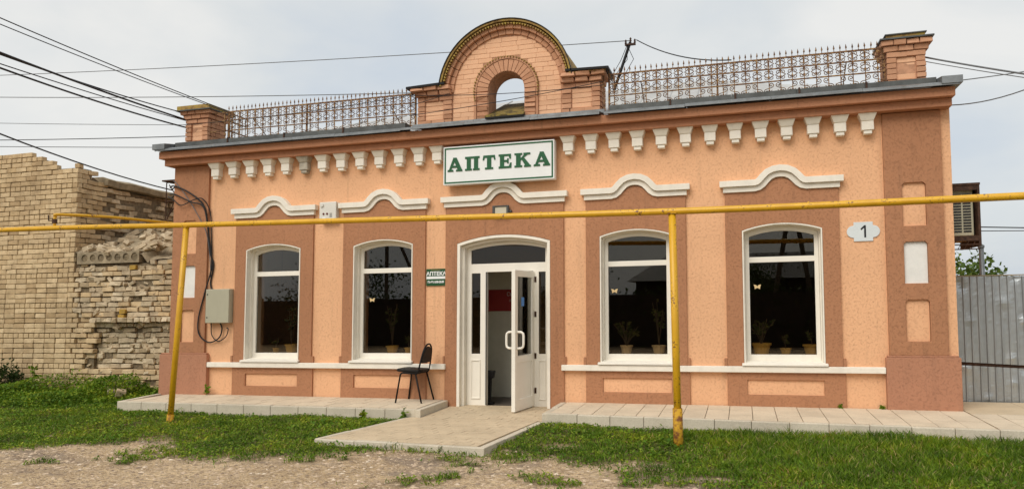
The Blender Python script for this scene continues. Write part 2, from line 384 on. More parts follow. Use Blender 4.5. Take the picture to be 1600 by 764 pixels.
# pavements and the entrance path: tiles and kerb stones laid on a bed
def lerp(a, b, t_): return tuple(p+(q-p)*t_ for p, q in zip(a, b))
def tiles(parent, c, nu, nv, mat, gap=.009, th=.05, name='tile', stagger=False):
    if mat == 'tile_pad': gap = .005
    a, b, cc, d = c                       # a-b along the wall, d-c along the front
    for j in range(nv):
        cuts = [i/nu for i in range(nu+1)]
        if stagger and j % 2: cuts = [0]+[(i+.5)/nu for i in range(nu)]+[1]
        for u0, u1 in zip(cuts[:-1], cuts[1:]):
            v0, v1 = j/nv, (j+1)/nv
            P = lambda u, w: lerp(lerp(a, b, u), lerp(d, cc, u), w)
            q = [P(u0, v0), P(u1, v0), P(u1, v1), P(u0, v1)]; ce = [sum(k_)/4 for k_ in zip(*q)]
            L0 = max(abs(q[1][0]-q[0][0]), .05); L1 = max(abs(q[3][1]-q[0][1]), .05); dz = random.uniform(-.0012, .0012)
            q = [(ce[0]+(p[0]-ce[0])*(1-gap/L0), ce[1]+(p[1]-ce[1])*(1-gap/L1), p[2]+dz+random.uniform(-.0015, .0015)) for p in q]
            m = MB(); m.v = [(p[0], p[1], p[2]-th) for p in q]+q; m.f = [(3,2,1,0),(4,5,6,7),(0,1,5,4),(1,2,6,5),(2,3,7,6),(3,0,4,7)]
            m.build(name, mat, parent)
def kerb(parent, pts, w, h, step, side, mat='kerb'):
    """row of kerb stones along a line; side is the unit vector (x,y) pointing to the slab"""
    for a, b in zip(pts[:-1], pts[1:]):
        Ln = math.dist(a[:2], b[:2]); n = max(1, round(Ln/step))
        for i in range(n):
            p, q = lerp(a, b, (i+.006)/n), lerp(a, b, (i+.994)/n); dz = random.uniform(-.004, .004)
            s_ = (side[0]*w, side[1]*w); m = MB()
            m.prism_z([p[:2], q[:2], (q[0]+s_[0], q[1]+s_[1]), (p[0]+s_[0], p[1]+s_[1])], 0, 1)
            zz = [p[2]+dz, q[2]+dz, q[2]+dz, p[2]+dz]
            m.v = [(v_[0], v_[1], (zz[k_ % 4] - (h if k_ < 4 else 0))) for k_, v_ in enumerate(m.v)]
            m.build('kerb_stone', mat, parent, bevel=.009)
pv = struct(MB().prism_z([(-6.06,-.95),(-.98,-1.06),(-.98,-.005),(-5.3,-.005),(-6.0,-.005)], -.2, -.03).build('pavement', 'bed'))
tiles(pv, ((-5.95,-.02,.004),(-.965,-.02,0),(-.965,-1.03,-.004),(-6.0,-1.03,0)), 17, 3, 'tile', stagger=True)
kerb(pv, [(-6.1,-1.125,0),(-.95,-1.135,-.008)], .09, .24, .46, (0, 1))
kerb(pv, [(-.872,-1.135,-.008),(-.872,-.06,-.004)], .085, .24, .6, (-1, 0))
kerb(pv, [(-6.105,-1.12,0),(-6.22,-.1,.004)], .09, .24, .55, (1, 0))
pv2 = struct(MB().prism_z([(.98,-1.12),(9.5,-1.75),(9.5,.98),(6.2,.98),(6.2,-.005),(.98,-.005)], -.2, -.03).build('pavement', 'bed'))
tiles(pv2, ((.99,-.02,.0),(6.19,-.02,.0),(6.19,-1.42,-.012),(.99,-1.11,-.006)), 18, 3, 'tile')
tiles(pv2, ((6.2,-.30,.0),(9.4,-.30,.0),(9.4,-1.66,-.02),(6.2,-1.42,-.012)), 11, 3, 'tile')
tiles(pv2, ((6.2,.95,.0),(9.4,.95,.0),(9.4,-.305,.0),(6.2,-.305,.0)), 4, 2, 'tile_pad')
kerb(pv2, [(.95,-1.21,-.006),(6.19,-1.525,-.012),(9.4,-1.765,-.02)], .09, .26, .44, (.05, 1))
kerb(pv2, [(.90,-1.2,-.006),(.90,-.06,0)], .085, .24, .6, (1, 0))
path = struct(MB().prism_z([(-1.02,-1.13),(-1.42,-2.86),(.63,-3.02),(.86,-1.13),(.86,.18),(-.85,.18)], -.26, -.15).build('entrance_path', 'bed'))
tiles(path, ((-.86,.17,-.098),(.89,.17,-.098),(.89,-1.13,-.112),(-.86,-1.13,-.112)), 9, 9, 'tile_pad', stagger=True)
tiles(path, ((-1.02,-1.145,-.112),(.84,-1.145,-.112),(.60,-2.96,-.135),(-1.40,-2.82,-.135)), 10, 12, 'tile_pad', stagger=True)
kerb(path, [(-1.50,-2.91,-.133),(.72,-3.07,-.135)], .085, .16, .5, (.05, 1), 'kerb')
kerb(path, [(-1.09,-1.16,-.110),(-1.50,-2.90,-.133)], .08, .16, .6, (1, 0), 'kerb')
kerb(path, [(.93,-1.23,-.110),(.715,-3.06,-.135)], .085, .18, .6, (-1, 0), 'kerb')

# ------------------------------------------------------------------ the pharmacy
B = thing('pharmacy_building', 'single storey salmon and brown stucco pharmacy with brick pediment and four arched windows', 'building')
WIN = [(-4.555, -3.515), (-2.54, -1.50), (1.49, 2.53), (3.505, 4.555)]
Z0, ZS, ZA = .58, 2.425, 2.515
holes = [arch(a+.012, b-.012, Z0+.01, ZS-.008, ZA-.012) for a, b in WIN]
DO = (-.745, .735)
door_hole = arch(DO[0]+.012, DO[1]-.012, -.098, 2.392, 2.50)
XL, XR = -6.04, 6.17
outer = [(XL, -.3), (-.72, -.3), (-.72, -.0991), (.71, -.0991), (.71, -.3), (XR, -.3), (XR, 4.1), (XL, 4.1)]
# door hole joins the wall's foot: wall outline runs round it
dh = door_hole[2:]                        # head, from right spring to left spring
outer = [(XL, -.3), (dh[-1][0], -.3)] + list(reversed(dh)) + [(dh[0][0], -.3), (XR, -.3), (XR, 4.1), (XL, 4.1)]
MB().prism([outer]+holes, 0, .50).build('wall', 'salmon', B)
m = MB(); m.box(XL, XL+.3, .502, 8, -.3, 4.1); m.build('side_wall', 'salmon', B)
m = MB(); m.box(XR-.3, XR, .502, 8, -.3, 4.1); m.build('side_wall', 'salmon', B)
m = MB(); m.box(XL, XR, 8.002, 8.3, -.3, 4.1); m.build('back_wall', 'salmon', B)
# pilasters with three sunk panels, the middle one white
for sgn in (-1, 1):
    xa, xb = (5.345, 6.05) if sgn > 0 else (-6.045, -5.33)
    if sgn < 0: pa, pb = -5.83, -5.56
    else: pa, pb = 5.56, 5.845
    nich = [clipped(pa, pb, .885, 1.43), clipped(pa, pb, 1.645, 2.195), clipped(pa, pb, 2.405, 2.98)]
    p = reg(MB().prism([rect(xa, xb, .70, 3.93)]+nich, -.05, .004).build('pilaster', 'brown', B, bevel=.006))
    for i, nn in enumerate(nich):
        o = MB().prism([[(q[0]*1+(.004 if q[0] < (pa+pb)/2 else -.004), q[1]) for q in nn]], -.012, -.002).build('niche_panel', 'white_niche' if i == 1 else 'salmon_panel', p)
    xa, xb = (5.295, 6.18) if sgn > 0 else (-6.21, -5.25)
    MB().box(xa, xb, -.085, .005 if sgn > 0 else .4, -.12, .675).build('plinth', 'base', B, bevel=.008)
    MB().box(xa+.02, xb-.02, -.07, .004, .676, .70).build('plinth_cap', 'base', B, bevel=.006)
# brown surrounds, feet, sunk panels under the windows
SUR = [(-4.77, -3.28), (-2.73, -1.285), (1.28, 2.735), (3.278, 4.775)]
for (a, b), (wa, wb) in zip(SUR, WIN):
    n0, n1 = wa+.035, wb-.02
    xc = (a+b)/2
    head = [(b, 2.99), (xc+.25, 2.99), (xc+.18, 3.06), (xc+.1, 3.12), (xc, 3.145), (xc-.1, 3.12), (xc-.18, 3.06), (xc-.25, 2.99), (a, 2.99)]
    s_ = reg(MB().prism([[(a, .548), (b, .548)]+head, arch(wa-.002, wb+.002, Z0, ZS+.002, ZA+.002)], -.035, .004).build('window_surround', 'brown', B, bevel=.005))
    for q0, q1 in ((a-.04, a-.002), (b+.002, b+.04)): MB().box(q0, q1, -.04, .004, .5475, .655).build('surround_foot', 'brown', s_, bevel=.004)
    ap = reg(MB().prism([rect(a-.005, b+.03, -.2, .463), rect(n0, n1, .155, .36)], -.035, .004).build('apron_panel', 'brown', B, bevel=.005))
    MB().box(n0+.002, n1-.002, -.006, .003, .157, .358).build('niche_panel', 'salmon_panel', ap)
xa, xb = -.945, .945
head = [(xb, 2.99), (.25, 2.99), (.18, 3.06), (.1, 3.12), (0, 3.145), (-.1, 3.12), (-.18, 3.06), (-.25, 2.99), (xa, 2.99)]
dd = arch(DO[0]-.002, DO[1]+.002, -.2, 2.40, 2.516)[2:]
s_ = reg(MB().prism([[(xa, -.2), (dd[-1][0], -.2)]+list(reversed(dd))+[(dd[0][0], -.2), (xb, -.2)]+head], -.036, .004).build('door_surround', 'brown', B, bevel=.005))
for q0, q1 in ((xa-.03, xa-.002), (xb+.002, xb+.03)): MB().box(q0, q1, -.041, .004, .5475, .665).build('surround_foot', 'brown', s_, bevel=.004)
# white sill band, left and right of the door
for q0, q1 in ((-5.245, -.925), (.915, 5.29)): MB().box(q0, q1, -.085, .004, .464, .547).build('sill_band', 'white', B, bevel=.008)
# white lintel cornices with a raised middle
BUMP = [(0, .19), (.08, .18), (.15, .148), (.205, .095), (.25, .042), (.29, .012), (.34, 0)]
def sweep(path, o0, o1, y0, y1):
    m = MB(); k = len(path); nrm = []
    for i in range(k):
        a, b = path[max(i-1, 0)], path[min(i+1, k-1)]; d = Vector((b[0]-a[0], b[1]-a[1])).normalized(); nrm.append((-d.y, d.x))
    lo = [(p[0]+n_[0]*o0, p[1]+n_[1]*o0) for p, n_ in zip(path, nrm)]; hi = [(p[0]+n_[0]*o1, p[1]+n_[1]*o1) for p, n_ in zip(path, nrm)]
    return m.prism([lo+list(reversed(hi))], y0, y1)
for (a, b) in SUR[:2]+[(-.945, .945)]+SUR[2:]:
    xc = (a+b)/2
    bp = [(xc-x, 3.045+z) for x, z in reversed(BUMP)]+[(xc+x, 3.045+z) for x, z in BUMP[1:]]
    lc = reg(sweep([(a-.02, 3.045)]+bp+[(b+.02, 3.045)], -.075, 0, -.065, .004).build('lintel_cornice', 'white', B, bevel=.006))
    sweep([(a-.065, 3.047)]+[(x, z+.002) for x, z in bp]+[(b+.065, 3.047)], 0, .085, -.105, .004).build('moulding', 'white', lc, bevel=.022)
# corbels
def corbel_mesh():
    m = MB(); 
    m.prism([[(-.092, 0), (-.076, -.035), (-.076, -.036), (.076, -.036), (.076, -.035), (.092, 0)]], -.15, 0)
    i = len(m.v); top = [(-.112, .07), (.112, .07)]
    for (z, w, d) in ((0.0, .078, .125), (.085, .112, .17), (.11, .116, .175)):
        m.v += [(-w, -d, z), (w, -d, z), (w, 0, z), (-w, 0, z)]
    for k_ in range(2):
        for a_ in range(4): b_ = (a_+1) % 4; m.f.append((i+4*k_+a_, i+4*k_+b_, i+4*k_+4+b_, i+4*k_+4+a_))
    m.f += [(i, i+3, i+2, i+1), (i+8, i+9, i+10, i+11)]
    m.v = [v_ for v_ in m.v]; m2 = MB(); m2.v = m.v[i:]; m2.f = [tuple(q-i for q in f_) for f_ in m.f if min(f_) >= i]
    m2.box(-.077, .077, -.12, 0, -.125, -.0005); m2.box(-.052, .052, -.105, 0, -.175, -.1255)
    return m2.mesh('corbel', 'white', (0, 0, 0), False)
cm = corbel_mesh()
for sgn in (-1, 1):
    for i in range(13):
        x = sgn*(5.155-.3435*i) - (.01 if sgn < 0 else 0)
        if sgn < 0 and i == 12: x = -1.075
        o = place('corbel', cm, B, (x, .002, 3.842))
        bv = o.modifiers.new('bevel', 'BEVEL'); bv.width = .005+.004*random.random(); bv.segments = 1
        o.rotation_euler[1] += random.uniform(-.012, .012); o.location.z += random.uniform(-.004, .002)
        if sgn < 0 and i == 5: o.material_slots[0].link = 'OBJECT'; o.material_slots[0].material = MT['white_stained']; o['label'] = 'weather-stained grey corbel'
# cornice fascias and flashings
MB().box(-6.14, 6.16, -.20, .34, 3.937, 4.045).build('lower_fascia', 'fascia', B, bevel=.008)
MB().box(-6.18, 6.18, -.30, .339, 4.047, 4.17).build('upper_fascia', 'fascia', B, bevel=.008)
random.seed(3)
def strip(x0, x1, mat, prof, n):
    for i in range(n):
        a, b = x0+(x1-x0)*i/n, x0+(x1-x0)*(i+1)/n; dz = random.uniform(-.006, .006); m = MB(); k_ = len(prof)
        for x, w in ((a+.002, 0), (b-.002, random.uniform(-.004, .004))): m.v += [(x, y, z+dz+w) for y, z in prof]
        m.f = [tuple(range(k_)), tuple(k_+j for j in reversed(range(k_)))] + [(j, (j+1) % k_, k_+(j+1) % k_, k_+j) for j in range(k_)]
        m.build('flashing', mat, B)
drip = [(-.385, 4.172), (-.385, 4.20), (-.33, 4.228), (.34, 4.29), (.34, 4.282), (-.33, 4.216), (-.375, 4.19), (-.375, 4.172)]
strip(-6.2, -1.58, 'metal', drip, 4); strip(1.62, 6.22, 'metal', drip, 4)
guard = [(-.15, 4.262), (-.15, 4.345), (-.10, 4.352), (.06, 4.34), (.06, 4.27)]
strip(-5.98, -1.60, 'metal_dark', guard, 4); strip(1.66, 6.0, 'metal_dark', guard, 5)
dripc = [(-.40, 4.175), (-.40, 4.205), (-.36, 4.222), (.06, 4.30), (.06, 4.36), (.095, 4.36), (.095, 4.29), (-.35, 4.212), (-.39, 4.192), (-.39, 4.175)]
strip(-1.575, 1.56, 'metal', dripc, 3)
endp = [(-.40, 4.19), (-.40, 4.285), (-.1, 4.33), (.2, 4.33), (.2, 4.19)]
strip(-6.24, -5.985, 'metal', endp, 1); strip(6.005, 6.25, 'metal', endp, 1)
for x in (-4.9, -3.8, -2.7, 2.55, 3.45, 4.3, 5.15): MB().box(x-.012, x+.012, -.165, .05, 4.255, 4.362).build('strap', 'rustdark', B)
# roof behind the railing
rid = [(-6.0, 2.2, 4.75), (-4.1, 3.0, 5.25), (-.8, 3.0, 5.40), (3.03, 3.0, 5.48), (3.55, 3.0, 5.37), (4.42, 3.0, 5.245), (6.0, 2.4, 4.95)]
m = MB()
for a, b in zip(rid[:-1], rid[1:]):
    m.quad((a[0], .36, 4.32), (b[0], .36, 4.32), b, a); m.quad(a, b, (b[0], 8.3, 4.2), (a[0], 8.3, 4.2))
rf = reg(m.build('roof', 'roof', B))
for i in range(26):
    x = -5.7+i*.45; k_ = max(j for j in range(len(rid)-1) if rid[j][0] <= x); t_ = (x-rid[k_][0])/(rid[k_+1][0]-rid[k_][0]); p = lerp(rid[k_], rid[k_+1], t_)
    MB().tube([(x, .37, 4.335), (p[0], p[1], p[2]+.012)], .012, 4).build('seam', 'roof', rf)

# windows
def inset_arch(a, b, z0, zs, za, d): return arch(a+d, b-d, z0+d, zs-d*.75, za-d)
for wi, (a, b) in enumerate(WIN):
    w = reg(MB().prism([arch(a, b, Z0, ZS, ZA), inset_arch(a, b, Z0, ZS, ZA, .018)], -.038, .21).build('window', 'white', B, bevel=.004))
    MB().prism([inset_arch(a, b, Z0, ZS, ZA, .0185), inset_arch(a, b, Z0, ZS, ZA, .036)], .085, .209).build('reveal_step', 'white', w)
    fa, fb, fz, fs, ft = a+.0375, b-.0375, Z0+.035, ZS-.029, ZA-.0375
    tz0, tz1 = 1.985, 2.062
    up = arch(fa+.054, fb-.054, tz1, fs-.045, ft-.054); lo = rect(fa+.054, fb-.054, .695, tz0)
    MB().prism([arch(fa, fb, fz, fs, ft), up, lo], .15, .208).build('frame', 'pvc', w, bevel=.006)
    MB().prism([up], .182, .190).build('pane', 'glass', w); MB().prism([lo], .182, .190).build('pane', 'glass', w)
    m = MB(); m.v = [(a-.03, -.10, .556), (b+.03, -.10, .556), (b+.03, .149, .60), (a+.034, .149, .60)]
    m = MB(); m.prism_z([(a-.03, -.105), (b+.03, -.105), (b+.03, -.039), (b-.019, -.039), (b-.019, .149), (a+.019, .149), (a+.019, -.039), (a-.03, -.039)], .553, .585)
    m.v = [(x, y, z+(.03*(y+.105)/.25)) for x, y, z in m.v]; m.build('sill', 'pvc', w, bevel=.006)
    MB().box(fa+.05, fb-.05, .21, .56, .655, .685).build('inner_sill', 'pvc', w)
# door
dw = reg(MB().prism([(lambda d: [(d[-1][0], -.1)]+list(reversed(d))+[(d[0][0], -.1)])(arch(DO[0], DO[1], -.1, 2.395, 2.51)[2:])+
        (lambda d: [(d[0][0], -.1)]+list(d)+[(d[-1][0], -.1)])(arch(DO[0]+.045, DO[1]-.045, -.1, 2.365, 2.468)[2:])], -.04, .24).build('door_reveal', 'white', B, bevel=.004))
da, db = -.655, .665
ins = lambda a, b, z0, zs, za, d0, d1: MB().prism([[(a-d0, -.1)]+list(reversed([(x, z) for x, z in arch(a-d0, b+d0, -.1, zs+d0*.6, za+d0)[2:]]))+[(b+d0, -.1)]+
        [(b, -.1)]+list(arch(a, b, -.1, zs, za)[2:])+[(a, -.1)]], *d1)
ins(da, db, -.1, 2.33, 2.425, .044, (.05, .239)).build('reveal_step', 'white', dw)
tg = arch(-.585, .615, 2.085, 2.30, 2.372); sl1, sl2 = rect(-.575, -.43, .69, 1.94), rect(.51, .618, .69, 1.94)
op = rect(-.325, .425, -.099, 1.955)
fr = [(da+.002, -.0995), (-.325, -.0995), (-.325, 1.955), (.425, 1.955), (.425, -.0995), (db-.002, -.0995)]+[(x, z) for x, z in arch(da+.002, db-.002, -.1, 2.328, 2.422)[2:]]
df = reg(MB().prism([fr, tg, sl1, sl2], .16, .235).build('door_frame', 'pvc', B, bevel=.006))
MB().prism([tg], .19, .198).build('pane', 'glass_tinted', df)
for q in (sl1, sl2):
    MB().prism([q], .19, .198).build('pane', 'glass_tinted', df)
    x0, x1 = q[0][0], q[1][0]
    MB().prism([rect(x0-.005, x1+.005, .0, .60), rect(x0+.012, x1-.012, .018, .582)], .148, .161).build('panel_trim', 'pvc', df, bevel=.003)
MB().box(-.34, -.326, .15, .22, -.09, 1.955).build('gasket', 'gasket', df)
# open leaf: hinged on the right jamb and swung out
HX, HY = .415, .17; ang = math.atan2(-.74, -.10)
def leafp(u, d, z):           # u along the leaf from the hinge, d across its thickness
    c, s__ = math.cos(ang), math.sin(ang); return (HX+u*c - d*s__, HY+u*s__ + d*c, z)
LW_ = .735
def leafbox(u0, u1, d0, d1, z0, z1): 
    m = MB().box(u0, u1, d0, d1, z0, z1); m.v = [leafp(*v_) for v_ in m.v]; return m
def leafprism(loops, d0, d1):
    m = MB().prism(loops, d0, d1); m.v = [leafp(*v_) for v_ in m.v]; return m
lf = reg(leafprism([rect(0, LW_, -.09, 1.945), rect(.1, LW_-.1, .70, 1.85), rect(.1, LW_-.1, .08, .60)], -.03, .03).build('door_leaf', 'pvc', B, bevel=.006))
leafprism([rect(.1, LW_-.1, .70, 1.85)], -.006, .006).build('pane', 'glass_clear', lf)
leafprism([rect(.1, LW_-.1, .08, .60)], -.018, .018).build('panel', 'pvc', lf)
leafbox(.36, .46, .0065, .009, 1.42, 1.55).build('sticker', 'blue', lf)
for dsd in (1, -1):
    d0 = .03*dsd; d1 = .135*dsd
    pts = [(LW_-.06, d0, .81), (LW_-.06, d1*.75, .815), (LW_-.06, d1*.95, .835), (LW_-.06, d1, .87), (LW_-.06, d1, .99), (LW_-.06, d1*.95, 1.025), (LW_-.06, d1*.75, 1.045), (LW_-.06, d0, 1.05)]
    MB().tube([leafp(*p) for p in pts], .0185, 8).build('handle', 'pvc', lf, smooth=True)
for z in (.10, .62, 1.25, 1.78): leafbox(-.035, .012, .028, .06, z, z+.085).build('hinge', 'rustdark', lf)
# vestibule and rooms
m = MB(); m.box(-.72, .72, 1.32, 1.42, -.12, 2.6); m.box(-.80, -.72, .51, 1.42, -.12, 2.6); m.box(.72, .80, .51, 1.42, -.12, 2.6); m.box(-.8, .8, .51, 1.42, 2.6, 2.66)
m.build('vestibule_wall', 'vest', B)
MB().box(-.72, .72, .236, 1.32, -.16, -.106).build('vestibule_floor', 'floor_in', B)
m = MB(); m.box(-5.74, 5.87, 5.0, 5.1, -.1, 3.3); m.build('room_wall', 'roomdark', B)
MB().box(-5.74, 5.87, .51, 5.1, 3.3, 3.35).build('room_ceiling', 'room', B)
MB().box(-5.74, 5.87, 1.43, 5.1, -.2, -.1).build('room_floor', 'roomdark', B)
for x, y, lab in ((1.3, 1.7, 'lit ceiling panel at the upper left of the window right of the door'), (2.15, 2.6, 'lit ceiling panel in the middle of the window right of the door'), (3.0, 3.6, 'lit ceiling panel behind the yellow pole in the upper pane'),
                  (3.9, 1.5, 'nearest lit ceiling panel in the upper pane of the rightmost window'), (4.35, 2.2, 'second lit ceiling panel in the upper pane of the rightmost window'), (4.75, 3.2, 'farthest lit ceiling panel in the rightmost window'), (-.6, 3.4, 'lit ceiling panel glimpsed through the pane above the door')):
    lp = thing('ceiling_lamp', lab, 'lamp', (x, y, 3.28), 'ceiling panels inside the shop')
    MB().box(x-.30, x+.30, y-.07, y+.07, 3.262, 3.29).build('diffuser', 'lamp', lp)
    MB().box(x-.32, x+.32, y-.09, y+.09, 3.2905, 3.2995).build('housing', 'lampgrey', lp)

# ------------------------------------------------------------------ brick pediment on the roof edge
random.seed(21)
def arc(cx, cz, r, a0, a1, n): return [(cx+r*math.cos(a0+(a1-a0)*i/n), cz+r*math.sin(a0+(a1-a0)*i/n)) for i in range(n+1)]
PI = math.pi
CZ, RI, RO = 4.81, .875, 1.04
sil = [(-1.48, 4.30), (1.48, 4.30), (1.48, 4.94), (1.03, 4.94)] + arc(0, CZ, 1.035, math.asin(.13/1.035), PI-math.asin(.13/1.035), 30) + [(-1.03, 4.94), (-1.48, 4.94)]
niche = [(.295, 4.3995), (.295, 4.80)] + arc(0, 4.80, .295, .05, PI-.05, 16) + [(-.295, 4.80), (-.295, 4.3995)]
ped = reg(MB().prism([sil, niche], .1085, .52).build('pediment', 'mortar_p', B))
def ring_half(z, r, cz):           # half width of an arch of radius r above cz, straight below
    return r if z <= cz else math.sqrt(max(0, r*r-(z-cz)**2))
pitch = .0765
row = 0; z = 4.345
while z < CZ+RI-.02:
    zm = z+pitch/2; X1 = ring_half(zm+.02, RI+.01, CZ)
    X0 = ring_half(zm-.01, .525, 4.82) if zm < 4.82+.52 else 0
    spans = [(-X1, -X0), (X0, X1)] if X0 > .03 else [(-X1, X1)]
    for a, b in spans:
        x = a - (.13 if row % 2 else 0)
        while x < b-.01:
            q0, q1 = max(x, a)+.0025, min(x+.26, b)-.0025; x += .26
            if q1-q0 > .03: brick('br_field', ped, ((q0+q1)/2, .128+random.uniform(-.003, .003), zm), (q1-q0, .05, pitch-.005))
    z += pitch; row += 1
def voussoir(mat, cx, cz, r0, r1, a0, a1, y0, y1, name='brick'):
    g_ = .0035; m = MB(); n = max(1, int((a1-a0)/.14))
    ai = arc(cx, cz, r0, a0+g_/r0, a1-g_/r0, n); ao = arc(cx, cz, r1, a0+g_/r1, a1-g_/r1, n)
    return m.prism([ai+list(reversed(ao))], y0, y1).build(name, mat, ped, bevel=.006)
NV = 17
for i in range(NV): voussoir('br_trim', 0, 4.80, .297, .485, PI*i/NV, PI*(i+1)/NV, .085+random.uniform(-.003, .003), .515)
for sgn in (-1, 1):
    for k_ in range(6):
        z = 4.335+k_*.0765
        brick('br_trim', ped, (sgn*.392, .30, z+.038), (.185, .43, .069))
# dog-tooth drip round the niche, and round the big arch
def teeth(r, cz, n, a0, a1, y0, y1, size, mat, name):
    m = MB()
    for i in range(n):
        a = a0+(a1-a0)*(i+.5)/n; c = Vector((r*math.cos(a), 0, cz+r*math.sin(a))); t_ = Vector((-math.sin(a), 0, math.cos(a))); nn = Vector((math.cos(a), 0, math.sin(a)))
        h = size*random.uniform(.75, 1.2)
        p = [c+t_*size*.6, c-t_*size*.6, c-nn*h]
        m.prism([[(q.x, q.z) for q in p]], y0+random.uniform(-.006, .006), y1)
    o = m.build(name, mat, ped); o['kind'] = 'stuff'; return o
voussoir('br_trim', 0, 4.80, .487, .525, -.02, PI+.02, .075, .14, 'niche_hood')
for sgn in (-1, 1): MB().box(sgn*.506-.019, sgn*.506+.019, .076, .14, 4.36, 4.785).build('niche_hood', 'br_trim', ped)
teeth(.532, 4.80, 40, -.3, PI+.3, .055, .10, .026, 'lichen', 'dog_tooth_course')
# moulded ring of the big arch
NB = 22
for i in range(NB):
    a0, a1 = .02+(PI-.04)*i/NB, .02+(PI-.04)*(i+1)/NB
    voussoir('br_trim', 0, CZ, .872, .945, a0, a1, .075+random.uniform(-.004, .004), .15)
    voussoir('br_trim', 0, CZ, .948, 1.02, a0, a1, .02+random.uniform(-.005, .005), .15)
teeth(1.022, CZ, 62, .13, PI-.13, -.03, .02, .034, 'lichen', 'dog_tooth_course')
# barrel of sheet metal over the arch, and over the shoulders
m = MB(); A0 = .10
prof = arc(0, CZ, 1.045, A0, PI-A0, 34); prof2 = arc(0, CZ, 1.075, A0, PI-A0, 34)
m.prism([prof+list(reversed(prof2))], -.045, 1.25); m.build('barrel_cover', 'lichen', ped)
m = MB(); m.prism([arc(0, CZ, 1.076, A0, PI-A0, 34)+list(reversed(arc(0, CZ, 1.088, A0, PI-A0, 34)))], -.06, -.02); m.build('cover_edge', 'black', ped)
for sgn in (-1, 1):
    for k_, (z0, z1, ov) in enumerate(((4.80, 4.872, .045), (4.876, 4.945, .10))):
        xa, xb = (.90, 1.48+ov)
        n = 3
        for i in range(n):
            a, b = xa+(xb-xa)*i/n, xa+(xb-xa)*(i+1)/n
            brick('br_trim', ped, (sgn*(a+b)/2, .30-ov/2, (z0+z1)/2), (b-a-.006, .46+ov, z1-z0-.004))
    m = MB(); m.prism_z([(sgn*.98, -.06), (sgn*1.64, -.06), (sgn*1.64, .6), (sgn*.98, .6)], 4.95, 4.985)
    m.v = [(x, y, z-.02*(abs(x)-.98)/.64+(.01*math.sin(9*x))) for x, y, z in m.v]; m.build('shoulder_cover', 'black', ped)
    m = MB()
    for i in range(8):
        x = 1.05+i*.075; m.prism([[(sgn*x-.028, 4.948), (sgn*x+.028, 4.948), (sgn*x, 4.948-.03*random.uniform(.5, 1.2))]], -.03, .0)
    o = m.build('dog_tooth_course', 'lichen', ped); o['kind'] = 'stuff'
    z = 4.335; r_ = 0
    while z < 4.79:
        inp = 4.44 < z+.038 < 4.72
        segs = [(.895, 1.05, 0), (1.05, 1.36, 1), (1.36, 1.49, 0)] if inp else ([(.895, 1.12, 0), (1.12, 1.36, 0), (1.36, 1.49, 0)] if r_ % 2 else [(.895, 1.02, 0), (1.02, 1.25, 0), (1.25, 1.49, 0)])
        for a, b, f_ in segs: brick('br_field' if f_ else 'br_trim', ped, (sgn*(a+b)/2, .128 if f_ else .115, z+.038), (b-a-.008, .05 if f_ else .08, .068))
        for yy in (.24, .43): brick('br_trim', ped, (sgn*1.478, yy, z+.038), (.05, .18, .068))
        z += .0765; r_ += 1
# mossy tray in the niche
m = MB(); m.prism_z([(-.33, .03), (.31, .03), (.28, .95), (-.28, .95)], 4.372, 4.398)
m.v = [(x, y, z+(.40 if y > .5 else 0)) for x, y, z in m.v]; m.build('niche_tray', 'moss', ped)
MB().box(-.32, .30, .02, .04, 4.345, 4.3715).build('tray_lip', 'black', ped)

# ------------------------------------------------------------------ corner piers
def pier(x0, x1, name='roof_pier'):
    random.seed(int(abs(x0)*10)); y0, y1 = .10, .59
    p = reg(MB().box(x0+.03, x1-.03, y0+.022, y1-.02, 4.30, 4.95).build(name, 'mortar_p', B)); z = 4.345; r_ = 0
    n0, n1 = x0+.125, x1-.125
    while z < 4.80:
        inp = 4.40 < z+.038 < 4.70
        if inp: segs = [(x0, n0, 0), (n0, n1, 1), (n1, x1, 0)]
        elif r_ % 2: segs = [(x0, x0+.25, 0), (x0+.25, x1, 0)]
        else: segs = [(x0, x0+.12, 0), (x0+.12, x1-.12, 0), (x1-.12, x1, 0)]
        for a, b, f_ in segs:
            brick('br_field' if f_ else 'br_trim', p, ((a+b)/2+random.uniform(-.003, .003), y0+(.045 if f_ else .03)+random.uniform(-.004, .004), z+.038), (b-a-.008, .05 if f_ else .09, .068), (0, random.uniform(-.02, .02), 0))
        for sx in (x0+.02, x1-.02):
            for a, b in ((y0+.08, y0+.30), (y0+.30, y1)) if r_ % 2 else ((y0+.08, y0+.20), (y0+.20, y1)):
                brick('br_trim', p, (sx, (a+b)/2, z+.038), (.055, b-a-.008, .068), (0, 0, random.uniform(-.02, .02)))
        z += .0765; r_ += 1
    for k_, ov in enumerate((.035, .075)):
        n = 3+k_; W_ = x1-x0+2*ov; zz = z+.04+.076*k_
        for i in range(n): brick('br_trim', p, (x0-ov+W_*(i+.5)/n, y0-ov+.1, zz), (W_/n-.007, .20, .07), (0, random.uniform(-.02, .02), 0))
        for sx in (x0-ov+.06, x1+ov-.06): brick('br_trim', p, (sx, y0-ov+.20+.19, zz), (.12, .36, .07))
    return p, z+.04+.076*2-.036
p, zt = pier(5.448, 5.938)
m = MB().box(5.36, 6.03, .0, .70, zt, zt+.02); m.build('cover', 'metal_dark', p)
m = MB().box(5.46, 5.94, .12, .62, zt+.021, zt+.09); m.build('board', 'lichen', p); MB().box(5.44, 5.96, .10, .64, zt+.091, zt+.105).build('cover', 'metal_dark', p)
m = MB().box(5.40, 5.99, -.02, .10, 4.30, 4.40); m.v = [(x, y, z-(.06 if y < 0 and z > 4.35 else 0)) for x, y, z in m.v]; m.build('flashing', 'metal', p)
p, zt = pier(-5.966, -5.495)
